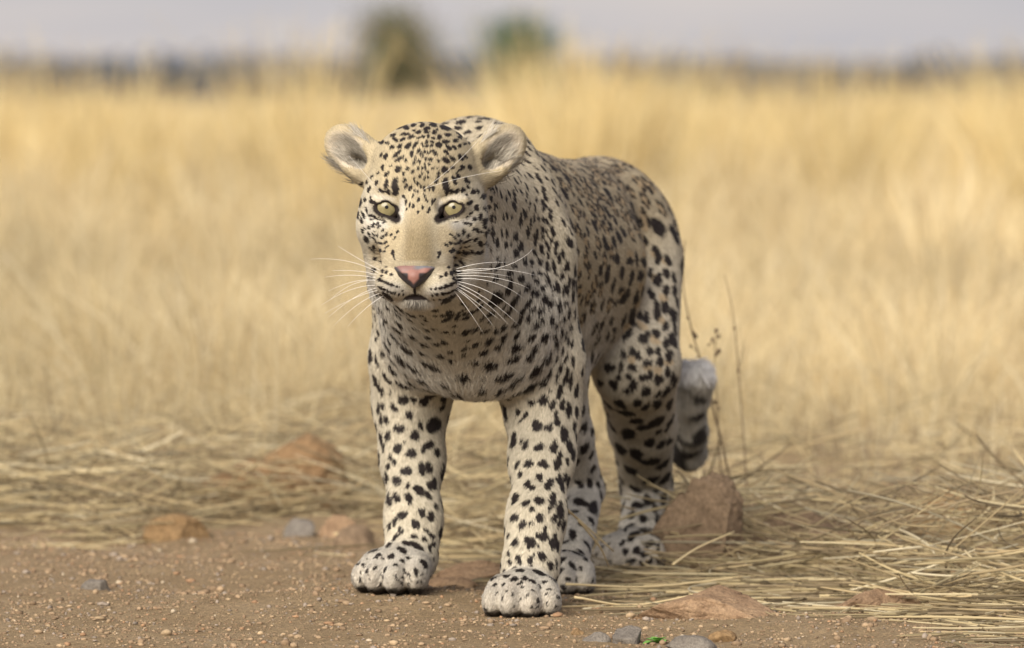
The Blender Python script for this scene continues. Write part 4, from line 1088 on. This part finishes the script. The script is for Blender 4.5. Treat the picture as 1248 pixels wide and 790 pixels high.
# no fur on the eye rims, the mouth and the nose leather
bare = np.zeros(NF, bool)
for s_, ec in EYE:
    e = eye_open(s_, L[:, 0] - ec[0], L[:, 2] - ec[2])
    bare |= (e < 1.8) & (L[:, 1] < 45) & (np.abs(L[:, 0] - ec[0]) < 30)
bare |= (np.sqrt((L[:, 0] / 15) ** 2 + ((L[:, 2] + 115) / 5) ** 2) < 1) & (L[:, 1] < -40)
bare |= (np.abs(L[:, 0]) < 24 - 1.0 * np.clip(-79 - L[:, 2], 0, 40)) & (L[:, 2] < -78) & (L[:, 2] > -100) & (L[:, 1] < -45)
k = ~bare & (FP[:, 2] > 0.004)
FP, FN, acc, fl, wh, tw, L = FP[k], FN[k], acc[k], fl[k], wh[k], tw[k], L[k]
NF = len(FP)
print('hairs', NF)
ln = acc[:, 0] * 0.001 * RNG.uniform(0.65, 1.2, NF)
EP = FP + fl * (ln * 0.5)[:, None] + RNG.normal(0, 0.0006, FP.shape) * (1 - 0.6 * wh[:, None])
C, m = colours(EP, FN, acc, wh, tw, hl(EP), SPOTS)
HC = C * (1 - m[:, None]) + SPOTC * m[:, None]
HC *= RNG.normal(1.0, 0.15, NF).clip(0.55, 1.45)[:, None]
HC += (RNG.random(NF) < 0.05)[:, None] * (1 - m[:, None]) * -0.12 * HC
lift = acc[:, 1] * RNG.uniform(0.6, 1.5, NF)
dirv = fl + 0.16 * RNG.normal(size=(NF, 3)) + 0.22 * np.stack([wave(FP, 90, 11), wave(FP, 90, 12), wave(FP, 90, 13)], 1)
# short hair by the eyes; long fringe in the ears
for s_, ec in EYE:
    e = eye_open(s_, L[:, 0] - ec[0], L[:, 2] - ec[2])
    nr = sstep(16, 3, e) * (L[:, 1] < 60) * (np.abs(L[:, 0] - ec[0]) < 45)
    ln *= 1 - 0.68 * nr
    away = np.stack([L[:, 0] - ec[0], 0 * e, L[:, 2] - ec[2]], 1)
    dirv = dirv * (1 - 0.8 * nr[:, None]) + nrm(away) @ HR.T * 0.8 * nr[:, None]
nosew = sstep(34, 16, np.linalg.norm(L - np.array([0, -80, -88]), axis=1))
ln *= 1 - 0.6 * nosew
for s_, c, M in EARS:
    E = (L - c) @ M
    inear = (np.abs(E[:, 0]) < 36) & (np.abs(E[:, 1]) < 26) & (E[:, 2] < 12) & (E[:, 2] > -12) & ((FN @ (HR @ M[:, 2])) > 0.15)
    fringe = inear & (E[:, 0] < 8) & (E[:, 2] > -8) & (RNG.random(NF) < 0.6)
    ln[fringe] = RNG.uniform(0.010, 0.025, fringe.sum())
    lift[fringe] = RNG.uniform(0.3, 0.75, fringe.sum())
    out = HR @ (M[:, 0] * 0.85 + np.array([0, 0, 0.22]))
    dirv[fringe] = out + 0.25 * RNG.normal(size=(fringe.sum(), 3))
    HC[fringe] = np.array([0.50, 0.455, 0.38]) * RNG.uniform(0.55, 1.15, fringe.sum())[:, None]
tail_tip = np.linalg.norm(FP - tp[-1], axis=1) < 0.045
ln[tail_tip & (tw > 0.4)] *= 1.2
lift[tail_tip & (tw > 0.4)] *= 1.6
dirv = nrm(dirv - FN * (dirv * FN).sum(1, keepdims=True))
P = np.zeros((NF, 4, 3)); P[:, 0] = FP - FN * 0.0008
cur = FP.copy()
for j in range(1, 4):
    a = np.tan(np.clip(lift, 0, 1.2)) * (1.15 - 0.42 * (j - 1))
    d = nrm(dirv + FN * a[:, None] + np.array([0, 0, -0.05]) * (j - 1))
    cur = cur + d * (ln / 3)[:, None]
    P[:, j] = cur
rr = np.where(wh > 0.5, 0.00030, 0.00046) * RNG.uniform(0.8, 1.2, NF)
rr = np.where(FP[:, 1] > 0.45, 0.00058, rr)
rad = rr[:, None] * np.array([1.0, 0.95, 0.75, 0.3])[None]
fur_mat = attr_mat('leopard_fur', 'tint', rough=0.62, spec=0.18, normal_attr='surface_normal', nmix=0.72)
fur = hair_obj('fur', P, rad, HC, fur_mat, FN, parent=body)
fur['label'] = 'short pale cream fur with black spots and rosettes'

# ---- eyes
def cap(name, c, gaze, rad_, ang, material, parent, up=0.0, rings=10, seg=40):
    g = nrm(np.array(gaze)); g = nrm(g + np.array([0, 0, up])); a = nrm(np.cross(g, [0, 0, 1.0])); b = np.cross(a, g)
    V = [c + g * rad_]; F = []
    for i in range(1, rings + 1):
        t = ang * i / rings
        for j in range(seg):
            ph = 6.28318 * j / seg
            V.append(c + rad_ * (g * math.cos(t) + (a * math.cos(ph) + b * math.sin(ph)) * math.sin(t)))
    for j in range(seg): F.append((0, 1 + j, 1 + (j + 1) % seg))
    for i in range(rings - 1):
        for j in range(seg):
            o = 1 + i * seg
            F.append((o + j, o + seg + j, o + seg + (j + 1) % seg, o + (j + 1) % seg))
    return mesh_obj(name, np.array(V), F, material, parent=parent)


white_mat, _, _, eb = mat('eye_ball', (0.10, 0.075, 0.06), 0.12, 0.5)
pupil_mat, _, _, _ = mat('eye_pupil', (0.008, 0.007, 0.006), 0.06, 0.5)
iris_mat, n_, l_, ib = mat('eye_iris', (0.42, 0.40, 0.19), 0.22, 0.35)
ib.inputs['Coat Weight'].default_value = 0.25; ib.inputs['Coat Roughness'].default_value = 0.08
at = n_.new('ShaderNodeAttribute'); at.attribute_name = 'tint'; l_.new(at.outputs['Color'], ib.inputs['Base Color'])
for s_, ec in EYE:
    c = hp(*ec)
    eye = cap('eye', c, np.array([0, -1, 0]), ER * mm, 2.2, white_mat, leo, rings=24)
    gaze = np.array([0.02, -1, 0.05])
    ir = cap('iris', c, gaze, (ER + 0.25) * mm, 0.74, iris_mat, eye, rings=14)
    me = ir.data
    co = np.zeros(len(me.vertices) * 3, dtype=np.float32); me.vertices.foreach_get('co', co); co = co.reshape(-1, 3)
    g = nrm(gaze); dv = nrm(co - c); th = np.arccos(np.clip(dv @ g, -1, 1)) / 0.74
    an = np.arctan2(dv[:, 2], dv[:, 0])
    base = np.array([0.23, 0.195, 0.10])[None] * (1 - 0.35 * sstep(0.55, 0.0, th))[:, None]
    base *= (1 + 0.08 * np.sin(an * 17) + 0.06 * np.sin(an * 31 + 1))[:, None]
    base = base * (1 - sstep(0.84, 1.0, th))[:, None] + np.array([0.03, 0.025, 0.02]) * sstep(0.84, 1.0, th)[:, None]
    ca = me.color_attributes.new('tint', 'FLOAT_COLOR', 'POINT'); cc = np.ones((len(co), 4), dtype=np.float32); cc[:, :3] = base; ca.data.foreach_set('color', cc.ravel())
    cap('pupil', c, gaze, (ER + 0.4) * mm, 0.125, pupil_mat, eye, rings=4, seg=24)

# ---- nose leather
NP = PRIMS; PRIMS = []
hell((0, -70, -86), (25, 19, 17), 4, 'muzzle')
hcone((0, -84, -88), (0, -84, -100), 7, 4, 8, 'muzzle')
for s in (-1, 1):
    hcone((s * 14, -78, -82), (s * 23, -70, -77), 8, 5, 6, 'muzzle')
    hcone((s * 11, -90, -92), (s * 20, -84, -87), 2.6, 3.4, 3, 'muzzle', op='s')
    hcone((s * 20, -86, -87), (s * 27, -74, -81), 2.4, 2.0, 3, 'muzzle', op='s')

    def vcut(X, Y, Z, s=s):
        lx = ((X - HO[0]) * HR[0, 0] + (Y - HO[1]) * HR[1, 0]) * 1000
        lz = (Z - HO[2]) * 1000 + 0 * lx
        return -(s * lx * 0.66 + (-1) * (lz + 102.5) * 0.75 - 2.5) * mm
    add(vcut, hp(-60, -120, -130), hp(60, -30, -60), 0.004, 'muzzle', 's')
NPR = PRIMS; PRIMS = NP
a0, a1 = hp(-36, -110, -115), hp(36, -45, -66)
NV, NFc = nets(NPR, np.arange(a0[0], a1[0], 0.0011), np.arange(a0[1] - 0.006, a1[1] + 0.006, 0.0011), np.arange(a0[2], a1[2], 0.0011))
NV = relax(NV, NFc, 2, 0.5)
NN, _ = vnormals(NV, NFc)
nl = hl(NV)
edge = (np.abs(nl[:, 0]) * 0.66 - (nl[:, 2] + 102.5) * 0.75)
nc = np.tile(np.array([0.24, 0.115, 0.092]), (len(NV), 1)) * (1 + 0.10 * wave(NV, 400, 5))[:, None]
dk = np.maximum(sstep(-6.5, -3.0, edge + 0.8 * wave(NV, 300, 6)), sstep(-11.5, -8.0, edge + 0.8 * wave(NV, 300, 6)) * sstep(5.5, 8.5, np.abs(nl[:, 0])) * sstep(-81.5, -84, nl[:, 2]))
for s in (-1, 1):
    q = np.linalg.norm((nl - np.array([s * 17, -87, -89.5])) * np.array([0.62, 0.35, 1.0]) @ np.array([[1, 0, -s * 0.45], [0, 1, 0], [0, 0, 1]]), axis=1)
    dk = np.maximum(dk, sstep(6.5, 3.8, q))
nc = nc * (1 - dk[:, None]) + np.array([0.022, 0.018, 0.02]) * dk[:, None]
gy = sstep(-80.5, -77, nl[:, 2] - 0.10 * nl[:, 0] + 1.2 * wave(NV, 350, 9)) * (0.25 + 0.75 * sstep(-4, 6, nl[:, 0]))
nc = nc * (1 - gy[:, None]) + np.array([0.135, 0.135, 0.15]) * gy[:, None]
nose_mat = attr_mat('nose_leather', 'tint', rough=0.5, spec=0.4, noise=(1500, 0.15), bump=(0.35, 0.0006))
nose = mesh_obj('nose', NV, NFc, nose_mat, colors=nc, parent=leo)
nose['label'] = 'pink nose leather with grey upper edge and dark nostrils'

# ---- whiskers
wh_mat, _, _, _ = mat('whisker', (0.82, 0.80, 0.77), 0.35, 0.5)


def tube(pts, r0, r1, n=10, sides=5):
    pts = np.array(pts)
    t = np.linspace(0, 1, n)[:, None]
    c = (1 - t) ** 2 * pts[0] + 2 * t * (1 - t) * pts[1] + t ** 2 * pts[2]
    return sweep(c, np.linspace(r0, r1, n), sides)


def sweep(c, rs, sides=5):
    V = []; F = []
    n = len(c)
    for i in range(n):
        d = nrm(c[min(i + 1, n - 1)] - c[max(i - 1, 0)])
        a = np.cross(d, [0.123, 0.2, 0.97]); a = a / (np.linalg.norm(a) + 1e-9); b = np.cross(d, a)
        for j in range(sides):
            ph = 6.28318 * j / sides
            V.append(c[i] + rs[i] * (a * math.cos(ph) + b * math.sin(ph)))
    for i in range(n - 1):
        for j in range(sides):
            F.append((i * sides + j, i * sides + (j + 1) % sides, (i + 1) * sides + (j + 1) % sides, (i + 1) * sides + j))
    F.append(tuple(range(sides))[::-1]); F.append(tuple((n - 1) * sides + j for j in range(sides)))
    return np.array(V), F


WK = [  # root, bend, tip in the photograph; root and tip distance
    (467, 336, 430, 312, 378, 316), (465, 340, 430, 332, 396, 338), (466, 344, 440, 335, 400, 355), (465, 348, 430, 345, 392, 372),
    (466, 350, 440, 352, 401, 386), (467, 353, 440, 356, 396, 382), (469, 356, 440, 362, 408, 396), (468, 332, 440, 318, 412, 300),
    (466, 338, 445, 328, 405, 330), (470, 359, 446, 372, 424, 398), (464, 342, 430, 338, 402, 366),
    (556, 330, 622, 334, 650, 303), (557, 331, 600, 322, 655, 336), (556, 336, 610, 334, 645, 352), (557, 340, 605, 336, 640, 365),
    (556, 345, 595, 360, 632, 396), (555, 348, 590, 362, 622, 398), (554, 351, 585, 372, 604, 402), (557, 343, 600, 350, 636, 385),
    (553, 354, 572, 378, 590, 408), (557, 334, 590, 330, 625, 338), (556, 328, 585, 318, 618, 320), (554, 349, 578, 366, 612, 392),
]
for i, (x0, y0, x1, y1, x2, y2) in enumerate(WK):
    V, F = tube([W(x0, y0, 8.205), W(x1, y1, 8.19), W(x2, y2, 8.22 if x2 > 511 else 8.21)], 0.00028, 0.0001)
    mesh_obj('whisker', V, F, wh_mat, parent=leo)
for pts in ([(515, 232), (560, 200), (592, 160)], [(517, 230), (560, 215), (612, 208)], [(470, 243), (440, 205), (425, 190)]):
    V, F = tube([W(*pts[0], 8.23), W(*pts[1], 8.17), W(*pts[2], 8.20)], 0.00020, 0.0001)
    mesh_obj('whisker', V, F, wh_mat, parent=leo)

# ================================================================== shrubs, twigs and the seedling
leaf_mat = attr_mat('shrub_leaves', 'tint', rough=0.7, spec=0.25)
bark_mat, _, _, _ = mat('bark', (0.14, 0.10, 0.07), 0.9, 0.15)


def shrub(px_, D, wdt, hgt, tint, label, seed, nleaf=2600, group=None, lobes=9):
    rr = np.random.default_rng(seed)
    c = W(px_, 100, D); base = np.array([c[0], c[1], float(ground_h(np.array([c[0]]), np.array([c[1]]))[0])])
    e = bpy.data.objects.new('shrub', None); link(e, label=label, cat='shrub', group=group); e.location = base
    Vs, Fs, off = [], [], 0
    tips = []
    for i in range(lobes):
        a = rr.uniform(0, 6.28); r = rr.uniform(0.1, 0.75) * wdt * 0.5; z = hgt * rr.uniform(0.45, 0.88)
        tip = np.array([math.cos(a) * r, math.sin(a) * r, z]); tips.append(tip)
        mid = tip * np.array([0.45, 0.45, 0.5]) + rr.normal(0, 0.05 * wdt, 3) * np.array([1, 1, 0])
        t = np.linspace(0, 1, 7)[:, None]
        V, F = sweep((1 - t) ** 2 * np.zeros(3) + 2 * t * (1 - t) * mid + t * t * tip, np.linspace(0.028, 0.008, 7) * hgt * 0.6)
        Vs.append(V); Fs += [tuple(k + off for k in f) for f in F]; off += len(V)
    mesh_obj('stems', np.concatenate(Vs), Fs, bark_mat, parent=e)
    lob = np.array(tips)[rr.integers(0, lobes, nleaf)]
    p = lob + rr.normal(size=(nleaf, 3)) * np.array([0.19 * wdt, 0.19 * wdt, 0.15 * hgt])
    low = rr.random(nleaf) < 0.35
    p[low, 2] *= rr.uniform(0.15, 0.9, low.sum())
    p[:, 2] = np.abs(p[:, 2]) + 0.02
    s = 0.035 * hgt ** 0.5 * rr.uniform(0.7, 1.5, nleaf)
    u = nrm(rr.normal(size=(nleaf, 3))); v = nrm(np.cross(u, rr.normal(size=(nleaf, 3))))
    LV = np.stack([p - u * s[:, None], p + v * (s * 0.45)[:, None], p + u * s[:, None] * 1.1, p - v * (s * 0.45)[:, None]], 1).reshape(-1, 3)
    LF = np.arange(nleaf * 4).reshape(-1, 4)
    col = np.array(tint) * rr.uniform(0.6, 1.4, (nleaf, 1)) * (1 + 0.15 * rr.normal(size=(nleaf, 3)) * np.array([1, .6, .6]))
    mesh_obj('crown', LV, LF, leaf_mat, smooth=False, colors=np.repeat(np.clip(col, 0.005, 1), 4, 0), parent=e)
    return e


shrub(487, 140, 1.75, 2.1, (0.13, 0.12, 0.062), 'tall olive-brown shrub standing alone in the far grass', 61, 5600, None, 15)
shrub(637, 155, 2.1, 1.95, (0.065, 0.105, 0.05), 'dark green rounded shrub standing in the far grass', 62, 5200, None, 15)
DIST = [(372, 170, 1.7, 0.75), (405, 160, 1.5, 0.65), (440, 175, 1.3, 0.6), (535, 190, 1.6, 0.6), (700, 185, 1.5, 0.5), (770, 180, 1.7, 0.55), (812, 170, 1.6, 0.55), (858, 165, 2.0, 0.62), (885, 150, 1.4, 0.5),
        (930, 170, 1.8, 0.6), (1010, 180, 1.9, 0.65), (1090, 160, 1.6, 0.6), (1180, 175, 2.0, 0.6), (300, 165, 1.8, 0.7), (225, 180, 1.7, 0.6), (140, 165, 1.9, 0.65), (60, 175, 1.7, 0.6)]
for i, (x_, d_, w_, h_) in enumerate(DIST):
    shrub(x_, d_, w_, h_, (0.055, 0.055, 0.045), 'low dark shrub crouching in the grass near the horizon', 70 + i, 900, 'low dark shrubs along the horizon', 6)

# far-off scrub that reads as one mass
rr = np.random.default_rng(5)
nl_ = 16000
fx_ = rr.uniform(-75, 75, nl_); fy_ = rr.uniform(300, 640, nl_)
prof = 1.6 + 0.5 * wave(np.stack([fx_, fy_ * 0.1, 0 * fx_], 1), 0.35, 33) + 0.35 * wave(np.stack([fx_, fy_ * 0.1, 0 * fx_], 1), 1.3, 34)
p = np.stack([fx_, fy_, rr.random(nl_) ** 0.8 * np.clip(prof, 0.3, 3)], 1)
s = rr.uniform(0.18, 0.42, nl_)
u = nrm(rr.normal(size=(nl_, 3))); v = nrm(np.cross(u, rr.normal(size=(nl_, 3))))
LV = np.stack([p - u * s[:, None], p + v * (s * 0.6)[:, None], p + u * s[:, None], p - v * (s * 0.6)[:, None]], 1).reshape(-1, 3)
col = np.array([0.055, 0.066, 0.085]) * rr.uniform(0.5, 1.6, (nl_, 1))  # blue cast of distance haze is put into the leaf colour
mesh_obj('scrub', LV, np.arange(nl_ * 4).reshape(-1, 4), leaf_mat, smooth=False, colors=np.repeat(col, 4, 0), kind='stuff', label='dark belt of haze-tinted scrub along the horizon', cat='scrub')

# ---- thin dry twigs beside the tail
twig_mat, _, _, _ = mat('twig', (0.13, 0.085, 0.055), 0.8, 0.2)


def smooth_path(pts, n=28):
    pts = np.array(pts); q = np.vstack([2 * pts[0] - pts[1], pts, 2 * pts[-1] - pts[-2]])
    out = []
    m = len(pts) - 1
    for s in np.linspace(0, m - 1e-6, n):
        i = int(s); t = s - i; a, b, c, d = q[i], q[i + 1], q[i + 2], q[i + 3]
        out.append(0.5 * (2 * b + (c - a) * t + (2 * a - 5 * b + 4 * c - d) * t * t + (3 * b - a - 3 * c + d) * t ** 3))
    return np.array(out)


def twig(path, D, r0, buds, label, branches=()):
    pts = [W(x, y, D) for x, y in path]
    e = bpy.data.objects.new('dry_twig', None); link(e, label=label, cat='twig'); e.location = pts[0]
    V, F = sweep(smooth_path(np.array(pts) - pts[0]), np.linspace(r0, r0 * 0.45, 28), 6)
    mesh_obj('stem', V, F, twig_mat, parent=e)
    for br in branches:
        V, F = sweep(smooth_path(np.array([W(x, y, D - 0.01 * k) for k, (x, y) in enumerate(br)]) - pts[0], 10), np.linspace(r0 * 0.55, r0 * 0.3, 10), 5)
        mesh_obj('side_stem', V, F, twig_mat, parent=e)
    for (x, y, s) in buds:
        bv = I1V * np.array([1, 0.8, 1.25]) * s * RNG.uniform(0.85, 1.1, (len(I1V), 1)) + (W(x, y, D) - pts[0])
        mesh_obj('bud', bv, I1F, twig_mat, parent=e)


twig([(912, 668), (902, 620), (887, 572), (880, 540), (866, 488), (851, 430), (843, 402), (834, 360), (832, 325), (835, 293)], 9.72, 0.0016,
     [(845, 407, .003), (848, 410, .0035), (842, 422, .0025), (851, 434, .002), (838, 388, .002), (866, 482, .002)], 'long bare dry twig arching up past the leopard tail',
     [[(866, 488), (860, 478), (856, 466)], [(843, 402), (847, 406), (849, 409)], [(851, 430), (845, 424), (841, 421)]])
twig([(884, 662), (880, 600), (876, 540), (874, 490), (871, 440), (873, 403)], 9.8, 0.0013,
     [(873, 403, .0035), (876, 410, .003), (868, 414, .003), (876, 428, .004), (873, 432, .003), (867, 488, .003), (871, 490, .0035), (876, 498, .002), (864, 420, .002)],
     'short dry twig with dark buds beside the leopard tail tip', [[(872, 420), (868, 417), (863, 421)], [(874, 490), (869, 489), (866, 488)], [(872, 412), (877, 409), (879, 408)]])
twig([(915, 664), (908, 560), (900, 450), (893, 380), (883, 334)], 9.9, 0.0012, [(900, 452, .003), (895, 400, .0025)], 'straight thin dry twig leaning beyond the budding twigs', [[(900, 450), (905, 430), (907, 415)]])

# ---- single long straws lying in front of the hind paws
one_mat, _, _, _ = mat('pale_straw', (0.56, 0.45, 0.26), 0.65, 0.25)
STK = [([(690, 712), (790, 715), (905, 703)], 8.78, 'long pale straw lying across the gravel in front of the hind paw'),
       ([(700, 728), (775, 738), (887, 716)], 8.55, 'long pale straw lying on the orange-red boulder'),
       ([(820, 688), (850, 668), (895, 648)], 8.95, 'pale straw slanting up in front of the upright brown rock'),
       ([(690, 620), (715, 642), (748, 672)], 8.80, 'pale straw leaning across the leopard right hind leg'),
       ([(705, 634), (730, 665), (742, 690)], 8.78, 'bent straw below the straw that crosses the hind leg'),
       ([(361, 596), (420, 592), (470, 590)], 10.4, 'straight pale straw on top of the heap left of the forelegs'),
       ([(372, 612), (440, 600), (520, 570)], 10.6, 'pale straw rising behind the leopard right foreleg'),
       ([(408, 651), (445, 646), (490, 648)], 9.85, 'short thick straw lying over the reddish stone')]
for pth, D, lab in STK:
    pts = [W(x, y, D + 0.06 * k) for k, (x, y) in enumerate(pth)]
    for q in pts:
        q[2] = max(q[2], float(ground_h(np.array([q[0]]), np.array([q[1]]))[0]) + 0.003)
    V, F = sweep(smooth_path(pts, 14), np.linspace(0.0019, 0.0010, 14), 6)
    mesh_obj('straw', V, F, one_mat, label=lab, cat='straw')

# ---- green seedling
sb = W(801, 770, 8.12); sb[2] = float(ground_h(np.array([sb[0]]), np.array([sb[1]]))[0])
e = bpy.data.objects.new('seedling', None); link(e, label='tiny bright green seedling sprouting beside the grey stone', cat='seedling'); e.location = sb
green_mat, _, _, _ = mat('seedling_leaf', (0.16, 0.34, 0.07), 0.55, 0.3)
for i in range(9):
    a = i * 2.4 + 0.4; tl = 0.016 + 0.010 * RNG.random(); up = RNG.uniform(0.25, 1.2)
    d = nrm(np.array([math.cos(a), math.sin(a), up])); w = nrm(np.cross(d, [0, 0, 1.0])); n = np.cross(w, d)
    V = []; F = []
    for k, t in enumerate(np.linspace(0, 1, 6)):
        hw = tl * 0.30 * math.sin(math.pi * (0.08 + 0.9 * t)); c = d * tl * t + np.array([0, 0, -0.35 * tl * t * t])
        V += [c - w * hw + n * hw * 0.3, c, c + w * hw + n * hw * 0.3]
        if k: o = (k - 1) * 3; F += [(o, o + 3, o + 4, o + 1), (o + 1, o + 4, o + 5, o + 2)]
    mesh_obj('leaf', np.array(V), F, green_mat, parent=e)
V, F = sweep(np.array([[0, 0, -0.002], [0.0005, 0, 0.004]]), [0.001, 0.0006], 6)
mesh_obj('stem', V, F, green_mat, parent=e)
